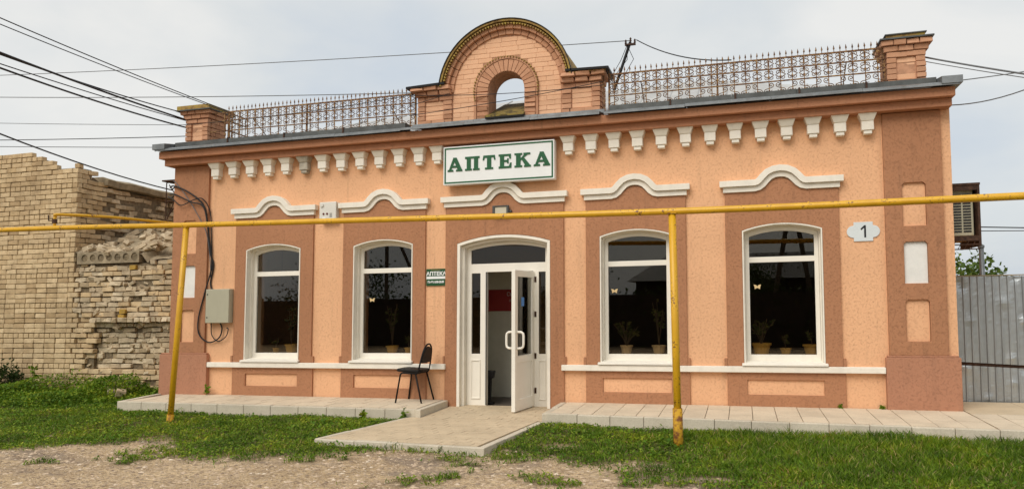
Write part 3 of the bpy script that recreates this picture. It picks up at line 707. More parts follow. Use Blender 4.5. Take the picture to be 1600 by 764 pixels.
m = MB(); m.prism_z([(-6.07, -.02), (-5.40, -.02), (-5.40, .70), (-6.07, .70)], zt, zt+.07); m.v = [(x, y, z+.035*math.sin((x+6.07)/.67*PI)) for x, y, z in m.v]; m.build('board', 'lichen', p)
MB().box(-6.09, -5.38, -.03, .71, zt-.018, zt-.002).build('cover', 'metal_dark', p)

# ------------------------------------------------------------------ wrought-iron roof railings
def spiral(cx, cz, r, a0, turns, d=1, n=14):
    return [(cx+r*(1-.8*i/n)*math.cos(a0+d*turns*2*PI*i/n), 0, cz+r*(1-.8*i/n)*math.sin(a0+d*turns*2*PI*i/n)) for i in range(n+1)]
PT = .1555
def c_pair():
    m = MB()
    for sx in (-1, 1):
        for sz in (-1, 1):
            sp = spiral(sx*.036, sz*.036, .030, (0 if sx < 0 else PI), 1.2, d=sx*sz*-1); m.tube([(sx*.070, 0, 0)]+sp, .0052, 4)
    return m.mesh('scroll', 'rust', (0, 0, 0), False)
def s_scroll(flip):
    m = MB(); f_ = -1 if flip else 1
    a = spiral(-.034*f_, -.050, .040, PI/2, 1.25, d=-f_*-1); b = spiral(.030*f_, .045, .038, -PI/2, 1.25, d=-f_*-1)
    m.tube(list(reversed(a))+[(0, 0, -.004)]+b, .0058, 4); m.tube(spiral(.045*f_, -.055, .026, PI/2, 1.1, d=f_), .004, 4); return m.mesh('s_scroll', 'rust', (0, 0, 0), False)
def spear():
    m = MB(); m.tube([(0, 0, -.01), (0, 0, .035)], .005, 5); m.lathe([(.005, .03), (.0135, .045), (.009, .065), (.001, .098)], n=5); return m.mesh('spear', 'rust', (0, 0, 0), False)
def baluster():
    m = MB(); m.box(-.006, .006, -.006, .006, 4.33, 4.885); m.box(-.014, .014, -.008, .008, 4.60, 4.63); m.box(-.015, .015, -.008, .008, 4.70, 4.72); m.box(-.012, .012, -.008, .008, 4.78, 4.86); m.box(-.012, .012, -.009, .009, 4.40, 4.43); return m.mesh('baluster', 'rust', (0, 0, 0), False)
MS = dict(c=c_pair(), s0=s_scroll(0), s1=s_scroll(1), sp=spear(), b=baluster())
def railing(x0, x1, label, n):
    t_ = thing('roof_railing', label, 'railing', ((x0+x1)/2, .12, 4.34), 'iron railings on the roof edge'); y = .12; pt = (x1-x0)/n
    for z, r_ in ((4.885, .011), (4.735, .009), (4.555, .009), (4.365, .010)): MB().box(x0, x1, y-.008, y+.008, z-r_, z+r_).build('rail', 'rust', t_)
    for i in range(n+1):
        x = x0+pt*i; place('baluster', MS['b'], t_, (x, y, 0))
        place('spear', MS['sp'], t_, (x, y, 4.896), rot=(0, random.uniform(-.05, .05), 0))
        if i < n:
            place('spear', MS['sp'], t_, (x+pt/2, y, 4.896), rot=(0, random.uniform(-.05, .05), 0))
            place('scroll', MS['c'], t_, (x+pt/2, y, 4.812)); place('scroll', MS['c'], t_, (x+pt/2, y, 4.645))
            place('s_scroll', MS['s%d' % (i % 2)], t_, (x+pt/2, y, 4.46))
    for x in (x0, x0+pt*round(n*.43), x1): MB().box(x-.014, x+.014, y+.008, y+.03, 4.3, 4.90).build('post', 'rust', t_)
    for x in (x0+pt*3, x0+pt*(n-3)): MB().tube([(x, y+.02, 4.75), (x, .75, 4.42)], .008, 5).build('brace', 'rust', t_)
railing(-5.09, -1.55, 'scrolled rusty iron railing between the yellow-topped chimney-like pier and the arched pediment', 23)
railing(1.62, 5.42, 'scrolled rusty iron railing running from the pediment to the right-hand roof pier', 24)
m = MB(); 
for i in range(4): m.box(-5.47+i*.11, -5.46+i*.11+.01, .1, .112, 4.32, 4.86)
t_ = thing('railing_return', 'short rusty return of railing beside the pier with yellow lichen board', 'railing', (-5.3, .3, 4.33))
for i in range(6):
    y = .14+.1*i; MB().tube([(-5.12, y, 4.33), (-5.12, y, 4.88)], .007, 5).build('baluster', 'rust', t_)
for z in (4.40, 4.56, 4.735, 4.88): MB().box(-5.47, -5.11, .13, .145, z-.009, z+.009).build('rail', 'rust', t_); MB().box(-5.128, -5.112, .146, .68, z-.009, z+.009).build('rail', 'rust', t_)

# mast on the roof
t_ = thing('roof_mast', 'leaning dark pipe mast with insulators and loose wires behind the railing', 'mast', (1.17, 3, 5.2))
MB().tube([(1.15, 3, 5.15), (1.56, 3, 6.33)], .028, 8).build('pole', 'black', t_, smooth=True)
m = MB(); m.box(1.46, 1.66, 2.97, 3.03, 6.27, 6.30); m.build('crossarm', 'rustdark', t_)
for x in (1.475, 1.565, 1.645): MB().lathe([(.012, 0), (.024, .02), (.014, .04), (.022, .06), (.008, .085)], (x, 3, 6.30 if x != 1.565 else 6.335), 8).build('insulator', 'rustdark', t_)
for k_, (dx, q) in enumerate(((.30, .9), (.05, 1.3), (.12, 1.25))):
    MB().tube([(1.5, 3, 6.28), (1.5+(.12*(k_-1)), 3, 6.0), (1.2+dx*k_, 3, 5.7), (1.25+dx*k_, 2.9, 5.3)], .006, 4).build('loose_wire', 'cable', t_)

# ------------------------------------------------------------------ signs and fittings on the facade
sg = thing('pharmacy_sign', 'white box sign with green border and green serif letters above the door', 'sign', (-.04, -.14, 3.3))
MB().box(-.925, .845, -.20, -.06, 3.30, 3.895).build('box', 'sign_white', sg, bevel=.006)
MB().prism([rect(-.905, .825, 3.32, 3.875), rect(-.882, .802, 3.343, 3.852)], -.2035, -.201).build('border', 'green', sg)
for x in (-.8, .75): MB().box(x-.02, x+.02, -.061, .0, 3.6, 3.64).build('bracket', 'rustdark', sg)
def glyph(ch, x0, w, z0, h):
    X = lambda u: x0+u*w; Zz = lambda q: z0+q*h; st = []
    if ch == 'A': st = [[(.36, 1), (.60, 1), (.95, .14), (.66, .14)], [(.38, .96), (.48, .70), (.25, .14), (.10, .14)], [(.30, .42), (.72, .42), (.76, .27), (.25, .27)],
                        [(.0, .0), (.40, .0), (.38, .13), (.02, .13)], [(.56, .0), (1.0, .0), (.98, .13), (.58, .13)]]
    if ch == 'P': st = [[(.12, .1), (.40, .1), (.40, .9), (.12, .9)], [(.62, .1), (.90, .1), (.90, .9), (.62, .9)], [(.0, 1), (.0, .86), (1, .86), (1, 1)], [(.0, .0), (.47, .0), (.47, .13), (.0, .13)], [(.55, .0), (1, .0), (1, .13), (.55, .13)]]
    if ch == 'T': st = [[(.34, .1), (.67, .1), (.67, .95), (.34, .95)], [(.05, 1), (.95, 1), (1, .66), (.90, .66), (.84, .84), (.16, .84), (.10, .66), (0, .66)], [(.18, 0), (.82, 0), (.82, .13), (.18, .13)]]
    if ch == 'E': st = [[(.10, .05), (.42, .05), (.42, .95), (.10, .95)], [(0, 1), (.95, 1), (.95, .66), (.84, .66), (.78, .86), (0, .86)], [(0, 0), (.98, 0), (1, .37), (.88, .37), (.80, .14), (0, .14)], [(.40, .44), (.70, .44), (.70, .58), (.40, .58)], [(.66, .33), (.77, .33), (.77, .69), (.66, .69)]]
    if ch == 'K': st = [[(.10, .05), (.38, .05), (.38, .95), (.10, .95)], [(0, 1), (.48, 1), (.48, .87), (0, .87)], [(0, 0), (.48, 0), (.48, .13), (0, .13)], [(.36, .42), (.50, .60), (.90, .95), (.66, .95), (.36, .60)], [(.44, .56), (.62, .64), (1.0, .08), (.68, .08)], [(.56, .87), (.98, .87), (.98, 1), (.56, 1)], [(.60, 0), (1.02, 0), (1.02, .12), (.60, .12)]]
    m = MB()
    for i, q in enumerate(st): m.prism([[(X(u), Zz(q_)) for u, q_ in q]], -.2085-.0004*i, -.2005)
    o = m.build('letter', 'green', sg); return o
for ch, u0, u1 in (('A', 105, 225), ('P', 245, 360), ('T', 385, 485), ('E', 510, 610), ('K', 632, 755), ('A', 778, 903)):
    glyph(ch, -.925+(u0-70)*.00205, (u1-u0)*.00205, 3.505, .215)
sm = thing('opening_hours_sign', 'small dark green sign with opening hours beside the door', 'sign', (-1.107, -.02, 1.755))
MB().box(-1.268, -.945, -.02, -.001, 1.757, 2.02).build('plate', 'darkgreen', sm)
MB().box(-1.264, -.949, -.022, -.0205, 1.862, 1.902).build('strip', 'sign_white', sm)
text_mesh('АПТЕКА', .082, sm, 'lettering', 'sign_white', -1.10, -.024, 1.916, bold=.003)
text_mesh('Пн-Вс 8.00-20.00', .046, sm, 'lettering', 'sign_white', -1.106, -.024, 1.800, xs=.80, bold=.002)
m = MB(); m.box(-1.19, -1.03, -.0235, -.0225, 1.994, 1.999); m.build('emblem', 'lichen', sm)
np_ = thing('house_number_plate', 'white scalloped enamel plate with a black figure one', 'sign', (5.075, -.02, 2.22))
q = [(4.955, 2.225), (5.195, 2.225), (5.195, 2.268)]+arc(5.20, 2.355, .082, -PI/2, PI/2, 10)+[(5.195, 2.442), (5.195, 2.485), (4.955, 2.485), (4.955, 2.442)]+arc(4.95, 2.355, .082, PI/2, 1.5*PI, 10)+[(4.955, 2.268)]
MB().prism([q], -.014, -.002).build('plate', 'plate_white', np_, bevel=.003)
MB().prism([[(5.085, 2.275), (5.108, 2.275), (5.108, 2.44), (5.088, 2.44), (5.04, 2.392), (5.05, 2.375), (5.085, 2.405)]], -.0165, -.0142).build('numeral', 'ink', np_)
al = thing('alarm_box', 'cream alarm sounder box with two red lamps between the left windows', 'alarm', (-2.975, -.06, 2.84))
MB().box(-3.13, -2.825, -.115, 0, 2.845, 3.16).build('case', 'alarm', al, bevel=.01)
for x in (-3.05, -2.985): MB().tube([(x, -.112, 2.965), (x, -.124, 2.965)], .017, 10).build('lamp', 'red', al)
MB().tube([(-3.08, -.112, 3.11), (-3.08, -.135, 3.11)], .03, 12).build('dome', 'alarm', al)
for k_ in range(4): MB().box(-2.94, -2.895, -.1175, -.114, 2.91+k_*.018, 2.917+k_*.018).build('slot', 'ink', al)
MB().box(-3.075, -3.015, -.118, -.114, 2.885, 2.91).build('socket', 'sign_white', al)
fl = thing('flood_light', 'square flood light above the entrance', 'lamp', (-.02, -.09, 2.8))
MB().prism([rect(-.155, .105, 2.80, 2.955), rect(-.118, .068, 2.825, 2.935)], -.105, -.06).build('housing', 'lampgrey', fl, bevel=.005)
MB().box(-.118, .068, -.09, -.07, 2.825, 2.935).build('lens', 'lens', fl); MB().box(-.10, .05, -.0605, -.03, 2.82, 2.94).build('heat_sink', 'lampgrey', fl); MB().box(.107, .14, -.08, -.03, 2.85, 2.88).build('bracket', 'lampgrey', fl)
cb = thing('electrical_cabinet', 'grey metal electrical cabinet on the wall with cables', 'cabinet', (-5.03, -.06, 1.2))
MB().box(-5.275, -4.805, -.105, .0, 1.205, 1.78).build('case', 'boxgrey', cb, bevel=.006)
MB().box(-5.27, -4.81, -.122, -.106, 1.21, 1.775).build('door', 'boxgrey', cb, bevel=.006)
for z in (1.3, 1.69): MB().tube([(-5.235, -.121, z), (-5.235, -.128, z)], .012, 8).build('lock', 'ink', cb)
# cables down the pilaster
def smooth_path(pts, n=6):
    P = [Vector(p) for p in pts]; out = []
    for i in range(len(P)-1):
        p0, p1, p2, p3 = P[max(i-1, 0)], P[i], P[i+1], P[min(i+2, len(P)-1)]
        for k_ in range(n):
            t_ = k_/n; out.append(.5*((2*p1)+(-p0+p2)*t_+(2*p0-5*p1+4*p2-p3)*t_*t_+(-p0+3*p1-3*p2+p3)*t_**3))
    out.append(P[-1]); return [tuple(q_) for q_ in out]
CB = [
 ('thick black cable looping from the iron bracket down to the cabinet', [(-6.3, .15, 3.62), (-6.03, -.07, 3.60), (-5.7, -.10, 3.47), (-5.42, -.08, 3.25), (-5.33, -.065, 2.95), (-5.27, -.03, 2.4), (-5.21, -.025, 2.2), (-5.26, -.02, 1.9), (-5.22, -.03, 1.77)], .014),
 ('black cable hanging in a loop below the cabinet', [(-6.3, .15, 3.50), (-6.0, -.075, 3.45), (-5.65, -.11, 3.30), (-5.40, -.085, 3.20), (-5.31, -.065, 2.8), (-5.24, -.035, 2.2), (-5.33, -.065, 1.75), (-5.44, -.075, 1.30), (-5.42, -.075, 1.02), (-5.25, -.04, .88), (-5.05, -.04, .95), (-4.99, -.04, 1.10), (-5.02, -.05, 1.205)], .012),
 ('thin grey cable stapled beside the black cables', [(-6.2, .1, 3.72), (-6.0, -.07, 3.66), (-5.75, -.09, 3.40), (-5.5, -.085, 3.05), (-5.34, -.065, 2.75), (-5.28, -.03, 2.3), (-5.25, -.02, 1.79)], .007),
 ('slack black cable sagging across the left pilaster', [(-6.3, .1, 3.45), (-6.03, -.08, 3.36), (-5.85, -.10, 3.25), (-5.6, -.10, 3.33), (-5.42, -.085, 3.34), (-5.30, -.03, 3.1), (-5.26, -.03, 2.6), (-5.23, -.03, 2.1)], .009),
 ('short black cable bent under the cabinet', [(-5.2, -.05, 1.205), (-5.18, -.05, 1.0), (-5.05, -.05, .90), (-4.90, -.05, .98), (-4.86, -.05, 1.10), (-4.89, -.05, 1.12)], .009)]
for lab, pts, r_ in CB: tag(MB().tube(smooth_path(pts), r_, 6).build('cable', 'cable' if 'grey' not in lab else 'greycable', smooth=True), lab, 'cable', 'cables on the left pilaster')
br = thing('iron_bracket', 'rusty iron lattice bracket with cable arms beside the left corner of the building', 'bracket', (-6.3, .3, 2.87))
for a, b in (((-6.51, .3, 2.87), (-6.51, .3, 3.74)), ((-6.51, .3, 3.74), (-6.1, .3, 3.76)), ((-6.51, .3, 3.0), (-6.2, .3, 3.7)), ((-6.45, .3, 3.7), (-6.15, .3, 3.3)), ((-6.51, .3, 3.4), (-6.06, .3, 3.4)), ((-6.48, .3, 3.1), (-6.1, .3, 3.55)), ((-6.2, .3, 2.9), (-6.2, .3, 3.74)), ((-6.5, .3, 2.9), (-6.06, .3, 2.95))):
    MB().tube([a, b], .010, 5).build('bar', 'rustdark', br)
MB().box(-6.53, -6.06, .2, .5, 3.75, 3.775).build('plate', 'rustdark', br)
for z in (3.45, 3.60): MB().tube([(-6.35, .25, z), (-6.0, -.06, z)], .012, 6).build('arm', 'black', br)

# ------------------------------------------------------------------ things in the windows
def potted(x, r, h, mat, kind, label, grp, y=.33):
    z0 = .686; t_ = thing('potted_plant', label, 'potted plant', (x, y, z0), 'potted plants on the window sills'); rs = random.Random(int(x*100))
    MB().lathe([(r*.72, 0), (r*.95, h*.82), (r*1.08, h*.82), (r*1.08, h), (r*.92, h), (r*.9, h*.9)], (x, y, z0), 14).build('pot', mat, t_, smooth=False)
    m = MB(); st = MB()
    for i in range({'small': 4, 'bushy': 16, 'tall': 9}[kind]):
        a = rs.uniform(0, 2*PI); sp = {'small': .06, 'bushy': .22, 'tall': .10}[kind]*rs.uniform(.4, 1); H = {'small': .18, 'bushy': .32, 'tall': .62}[kind]*rs.uniform(.6, 1.1)
        tip = (x+sp*math.cos(a), y+min(.1, sp*.5)*math.sin(a), z0+h+H); mid = (x+.4*sp*math.cos(a), y+.2*sp*math.sin(a), z0+h+H*.55)
        st.tube([(x, y, z0+h*.85), mid, tip], .005, 4)
        for k_ in range(5):
            b = lerp(mid, tip, rs.random()); an = rs.uniform(0, 2*PI); l_ = rs.uniform(.04, .08); d = (math.cos(an)*l_, math.sin(an)*l_*.5, rs.uniform(-.2, .6)*l_)
            w_ = (-d[1]*.4, 0, l_*.3)
            m.quad(b, tuple(p_+q_*.5+w__ for p_, q_, w__ in zip(b, d, w_)), tuple(p_+q_ for p_, q_ in zip(b, d)), tuple(p_+q_*.5-w__ for p_, q_, w__ in zip(b, d, w_)))
    f_ = m.build('foliage', 'house_plant', t_, fix=False); st.build('stem', 'bark', t_)
for a in ((-4.17, .06, .08, 'clay', 'small', 'small pot left of the tall plant in the leftmost window'), (-3.87, .11, .145, 'clay', 'tall', 'large ochre pot with tall plant in the leftmost window'),
          (-2.0, .10, .12, 'clay', 'tall', 'larger ochre pot with upright plant in the window beside the hours sign'), (-1.71, .07, .09, 'clay', 'small', 'smaller pot at the right edge of the window above the chair'),
          (1.82, .09, .13, 'cream', 'bushy', 'cream pot with bushy plant in the window right of the door'), (2.30, .10, .13, 'cream', 'tall', 'cream pot with tall thin plant behind the yellow pole'),
          (3.74, .13, .16, 'clay', 'bushy', 'big ribbed ochre pot at the left of the rightmost window'), (4.07, .075, .09, 'clay', 'small', 'small ochre pot in the middle of the rightmost window'), (4.42, .12, .14, 'clay', 'small', 'wide ochre pot at the right of the rightmost window')): potted(*a, None)
for x, z, lab in ((-2.30, 1.55, 'pale butterfly sticker on the window left of the door'), (1.67, 1.62, 'pale butterfly sticker on the window right of the door'), (3.70, 1.64, 'pale butterfly sticker on the rightmost window')):
    m = MB(); m.prism([[(x, z-.01), (x+.035, z-.03), (x+.038, z), (x+.05, z+.035), (x+.02, z+.03), (x, z+.01), (x-.02, z+.03), (x-.05, z+.035), (x-.038, z), (x-.035, z-.03)]], .1795, .1815)
    tag(m.build('butterfly_sticker', 'butterfly'), lab, 'sticker', 'butterfly stickers on the panes')
po = thing('wall_poster', 'red poster with pale lettering on the vestibule wall behind the open door', 'poster', (-.45, 1.318, 1.32))
MB().box(-.715, -.05, 1.31, 1.3185, 1.335, 1.70).build('sheet', 'poster', po)
text_mesh('Смот', .095, po, 'lettering', 'poster_ink', -.25, 1.307, 1.59, xs=.8); text_mesh('по с', .075, po, 'lettering', 'poster_ink', -.24, 1.307, 1.49, xs=.8)
bn = thing('black_stand', 'slim black floor stand just inside the open door', 'stand', (-.25, .34, -.105))
m = MB(); m.box(-.31, -.17, .27, .41, -.105, -.07); m.v = [(x-.10, y, z) for x, y, z in m.v]; m.build('base', 'black', bn, bevel=.01)
m = MB(); m.box(-.285, -.215, .31, .38, -.0695, .30); m.v = [(x-.10+(z+.07)*.04, y, z) for x, y, z in m.v]; m.build('column', 'black', bn, bevel=.01)
m = MB(); m.box(-.30, -.175, .28, .40, .3005, .42); m.v = [(x-.09+(.02 if z > .4 and x > -.2 else 0), y, z) for x, y, z in m.v]; m.build('head', 'black', bn, bevel=.015)

# ------------------------------------------------------------------ chair
ch = thing('chair', 'black vinyl chair with black tubular legs standing on the left pavement', 'chair', (-1.33, -.29, 0))
def rounded(pts, n=5): return smooth_path(pts, n)
for y0, y1, yy in ((-.53, -.50, -1), (-.045, -.075, 1)):
    MB().tube([(-1.535, y0, .0), (-1.475, y1, .415), (-1.46, y1, .435), (-1.435, y1, .445), (-1.20, y1, .435)], .0135, 8).build('leg', 'black', ch, smooth=True)
    MB().tube([(-1.115, y0, .0), (-1.225, y1, .425)], .0135, 8).build('leg', 'black', ch, smooth=True)
pts = [(-1.225, -.50, .43), (-1.18, -.50, .47), (-1.165, -.495, .55), (-1.125, -.45, .76), (-1.11, -.37, .845), (-1.105, -.29, .865), (-1.11, -.21, .845), (-1.125, -.13, .76), (-1.165, -.082, .55), (-1.18, -.075, .47), (-1.225, -.075, .43)]
MB().tube(smooth_path(pts, 5), .0135, 8).build('back_frame', 'black', ch, smooth=True)
MB().tube([(-1.22, -.5, .432), (-1.22, -.075, .432)], .010, 8).build('stretcher', 'black', ch)
seat = []
for i in range(24):
    a = 2*PI*i/24; c, s__ = math.cos(a), math.sin(a); seat.append((-1.355+.215*math.copysign(abs(c)**.45, c), -.2875+.225*math.copysign(abs(s__)**.45, s__)))
m = MB().prism_z(seat, .449, .489); m.v = [(x, y, z+.012*(-x-1.2)/.3) for x, y, z in m.v]; m.build('seat', 'leather', ch, bevel=.014)
bk = [(-.47, .60), (-.445, .70), (-.405, .775), (-.35, .82), (-.29, .832), (-.23, .82), (-.175, .775), (-.13, .70), (-.11, .60), (-.16, .585), (-.29, .578), (-.42, .585)]
m = MB()
for d in (-.012, .014):
    m.v += [(-1.155+(z-.6)*.17+d, y, z) for y, z in bk]
n = len(bk); m.f = [tuple(range(n)), tuple(n+j for j in reversed(range(n)))]+[(j, (j+1) % n, n+(j+1) % n, n+j) for j in range(n)]
m.build('backrest', 'leather', ch, bevel=.008)

# ------------------------------------------------------------------ yellow gas pipe
gp = thing('gas_pipe', 'long horizontal yellow gas pipe crossing in front of the facade', 'pipe', (0, -2.1, 2.5), None)
ply = lambda x: -1.83-.068*(x+4.4)
main = [(-14, ply(-14), 2.83), (-7.95, ply(-7.95), 2.78), (-4.313, ply(-4.313), 2.675), (-1, ply(-1), 2.585), (2.735, ply(2.735), 2.485), (6.19, ply(6.19), 2.447), (14, ply(14), 2.40)]
MB().tube(smooth_path(main, 4), .039, 12).build('main', 'yellow', gp, smooth=True)
for x in (-8.6, -3.1, -.4, 1.15, 4.2, 6.6):
    za = np.interp(x, [q[0] for q in main], [q[2] for q in main]); MB().tube([(x-.008, ply(x-.008), za), (x+.008, ply(x+.008), za)], .0425, 12).build('weld', 'yellow', gp)
tag_pole = (((-4.497, ply(-4.4), -.32), (-4.313, ply(-4.4)+.0, 2.655), 'leaning yellow pipe post in front of the left pilaster', False), ((2.774, ply(2.75), -.32), (2.735, ply(2.75), 2.465), 'upright yellow pipe post in front of the window right of the door', True))
for a, b, lab, sl in tag_pole:
    p = thing('pipe_post', lab, 'post', a, 'posts carrying the gas pipe')
    MB().tube([a, lerp(a, b, .5), b], .043, 12).build('shaft', 'yellow', p, smooth=True)
    MB().tube([lerp(a, b, .0), lerp(a, b, .205 if sl else .085)], .055 if sl else .05, 12).build('sleeve', 'yellow_rust', p, smooth=True)
    MB().box(b[0]-.05, b[0]+.05, b[1]-.05, b[1]+.05, b[2]-.012, b[2]-.0).build('saddle', 'yellow_rust', p)
x0, y0 = -6.944, ply(-6.944)
bp_ = [(x0, y0, 2.78), (x0, y0, 2.90), (x0+.005, y0+.01, 2.945), (x0+.05, y0+.05, 2.975), (-6.5, -.9, 2.985), (-6.22, .32, 2.98), (-6.0, .5, 2.98)]
pb = thing('branch_pipe', 'thin yellow branch pipe bending off the main towards the building corner', 'pipe', (x0, y0, 2.82))
MB().tube(smooth_path(bp_, 5), .024, 10).build('tube', 'yellow', pb, smooth=True)
MB().tube([(x0, y0, 2.835), (x0, y0, 2.90)], .038, 8).build('valve', 'rustdark', pb); MB().tube([(x0, y0, 2.87), (x0-.10, y0-.02, 2.88), (x0-.11, y0-.02, 2.97)], .010, 6).build('valve_lever', 'rustdark', pb)

# ------------------------------------------------------------------ overhead wires
def wire(a, b, sag, r_, lab, mat='cable', n=14):
    pts = [(a[0]+(b[0]-a[0])*i/n, a[1]+(b[1]-a[1])*i/n, a[2]+(b[2]-a[2])*i/n-sag*4*(i/n)*(1-i/n)) for i in range(n+1)]
    tag(MB().tube(pts, r_, 5).build('overhead_wire', mat), lab, 'wire', 'overhead wires')
def ext(a, b, k_=1.6): return tuple(q+(p-q)*k_ for p, q in zip(a, b))
wl = lambda z: (-5.43, -4.0, z)
wire(ext(wl(5.20), (-5.12, .25, 4.90)), (-5.12, .25, 4.90), .06, .008, 'upper of the two thin wires slanting from the upper left to the left pier')
wire(ext(wl(5.12), (-5.36, .45, 4.98)), (-5.36, .45, 4.98), .06, .007, 'lower of the two thin wires slanting from the upper left to the left pier')
wire(ext(wl(4.775), (-6.08, .3, 4.97)), (-6.08, .3, 4.97), .10, .010, 'black cable running from the left edge to the top of the left pier')
wire(ext(wl(4.76), (-5.98, .1, 4.815)), (-5.98, .1, 4.815), .06, .016, 'thickest black cable running to the left face of the left pier')
wire(ext(wl(4.61), (-5.98, .1, 4.80)), (-5.98, .1, 4.80), .05, .008, 'thin black cable just above the lowest thick cable to the left pier')
wire(ext(wl(4.595), (-5.975, .1, 4.675)), (-5.975, .1, 4.675), .09, .014, 'lowest thick black cable reaching the left pier near its foot')
wire(ext((-5.36, -4, 3.82), (-6.3, .2, 3.58), 1.8), (-6.3, .2, 3.58), .16, .011, 'black cable dropping past the brick ruin to the iron bracket')
wire((-20.5, 3.45, 7.85), (1.55, 3, 6.36), .10, .009, 'pale wire from the left edge behind the pediment to the roof mast', 'greycable', 24)
wire((1.68, 3, 6.36), (3.4, .2, 4.95), .12, .010, 'dark wire sagging from the roof mast to the right railing')
wire((-17, 2.2, 6.8), (-1.5, 2.2, 5.46), .08, .009, 'pale wire behind the left pier just above its top', 'greycable', 20)
wire((-15, 1.0, 5.75), (-5.97, 1.0, 4.92), .03, .006, 'thin pale wire crossing behind the left pier at mid height', 'greycable')
wire((-14, -.5, 4.93), (-5.94, .3, 4.56), .04, .008, 'dark wire meeting the foot of the left pier', 'cable')
wire((-15.0, -.5, 4.93), (-6.02, .0, 4.30), .02, .006, 'thin wire ending at the left end of the roof flashing', 'cable')
wire((-5.95, .02, 4.70), (-1.6, .0, 4.83), .05, .006, 'thin wire strung along the left railing', 'cable')
wire((-1.6, .0, 4.83), (1.55, .0, 4.70), .05, .006, 'upper thin wire drooping across the pediment front', 'cable')
wire((-1.6, .0, 4.50), (1.55, -.02, 4.75), .03, .006, 'lower thin wire slanting across the pediment front', 'cable')
wire((-1.6, .02, 4.66), (-.9, .0, 4.80), .0, .005, 'short wire on the left shoulder of the pediment', 'cable')
wire((5.94, .3, 4.76), (8.2, -3.5, 2.9), .05, .012, 'thick wire from the right pier down to the right edge', 'greycable')
wire((5.94, .3, 4.70), (8.1, -3.4, 2.92), .04, .006, 'thin wire twisted beside the thick one from the right pier', 'greycable')
wire((6.1, .4, 4.40), (10.5, 5.4, 5.95), .05, .008, 'thin wire rising from the right roof corner to the right edge', 'greycable')
wire((6.2, .55, 4.12), (7.35, -1.5, 4.13), .16, .008, 'wire sagging from the right eaves to the right edge', 'greycable')
wire((6.0, 9, 3.25), (22, 9, 2.28), .0, .014, 'upper of two wires behind the corrugated fence', 'cable'); wire((6.0, 9, 3.08), (22, 9, 2.55), .0, .010, 'lower of two wires behind the corrugated fence', 'cable')

# ------------------------------------------------------------------ air conditioner in its cage
ac = thing('air_conditioner', 'grey outdoor air conditioner unit mounted on the side wall above the fence', 'air conditioner', (6.36, .7, 2.25))
MB().box(6.225, 6.50, .37, 1.05, 2.275, 2.905).build('case', 'boxgrey', ac, bevel=.012)
for c in range(2):
    for k_ in range(14): MB().box(6.258+c*.115, 6.352+c*.115, .362, .3695, 2.325+k_*.038, 2.345+k_*.038).build('slot', 'ink', ac)
cg = thing('iron_cage', 'dark rusty iron cage around the air conditioner', 'cage', (6.36, .7, 2.1))
MB().box(6.172, 6.56, .25, 1.2, 2.945, 2.975).build('top_plate', 'rustdark', cg); MB().box(6.525, 6.555, .26, 1.2, 2.13, 2.944).build('side_plate', 'rustdark', cg)
MB().box(6.172, 6.524, .28, 1.2, 2.235, 2.265).build('shelf', 'yellow_rust', cg); MB().box(6.172, 6.215, .27, .30, 2.27, 2.944).build('bar', 'rustdark', cg); MB().box(6.172, 6.524, .262, .279, 2.20, 2.27).build('bar', 'rustdark', cg)
MB().box(6.172, 6.524, 1.10, 1.12, 2.27, 2.944).build('back_plate', 'rustdark', cg); MB().box(6.172, 6.524, .262, .28, 2.88, 2.944).build('bar', 'rustdark', cg)
for z in (2.09, 2.15): MB().tube([(6.172, .27, z), (6.53, .27, z)], .008, 5).build('bar', 'rustdark', cg)
for k_ in range(4): MB().tube([(6.19+k_*.08, .27, 2.09), (6.25+k_*.08, .27, 2.20)], .004, 4).build('bar', 'rustdark', cg)

# ------------------------------------------------------------------ corrugated fence, post and trees behind it
fn = thing('corrugated_fence', 'dented grey corrugated metal fence beside the building', 'fence', (7.8, 1.0, -.1))
def sheet(x0, x1, z0a, z0b, z1a, z1b, y):
    m = MB(); n = round((x1-x0)/.0925); p = (x1-x0)/n; prof = []
    for i in range(n): prof += [(x0+i*p, 0), (x0+i*p+p*.10, -.022), (x0+i*p+p*.26, -.022), (x0+i*p+p*.36, 0)]
    prof.append((x1, 0)); rows = 30; rs = random.Random(int(x0*7+z1a*13)); dents = [(rs.uniform(x0, x1), rs.random(), rs.uniform(.03, .07), rs.uniform(-.022, .022)) for _ in range(9)]; k_ = len(prof)
    for r_ in range(rows):
        t_ = r_/(rows-1)
        for x, d in prof:
            u = (x-x0)/(x1-x0); zb = z0a+(z0b-z0a)*u; zt_ = z1a+(z1b-z1a)*u
            m.v.append((x, y+d+rs.gauss(0, .0006)+.004*math.sin(4*x+3*t_)+sum(dd_*math.exp(-((x-dx_)**2+((t_-dt_)*(z1a-z0a))**2)/(dr_*dr_)) for dx_, dt_, dr_, dd_ in dents), zb+(zt_-zb)*t_))
    for r_ in range(rows-1):
        for i in range(k_-1): m.f.append((r_*k_+i, r_*k_+i+1, (r_+1)*k_+i+1, (r_+1)*k_+i))
    o = m.build('sheet', 'galv', fn, fix=False); sol = o.modifiers.new('solid', 'SOLIDIFY'); sol.thickness = .003; return o
for i in range(5):
    a, b = 6.20+i*1.11, 6.20+(i+1)*1.11-.002; g0 = .56-.055*(i*1.11); g1 = g0-.06
    sheet(a, b, g0, g1, 1.745, 1.735, 1.0+.006*(i % 2)); sheet(a, b, -.10, -.12, g0-.045, g1-.045, 1.01+.006*(i % 2))
MB().box(6.2, 11.7, 1.04, 1.09, .40, .52).build('rail', 'rustdark', fn); MB().box(6.2, 11.7, 1.04, 1.09, 1.5, 1.56).build('rail', 'rustdark', fn)
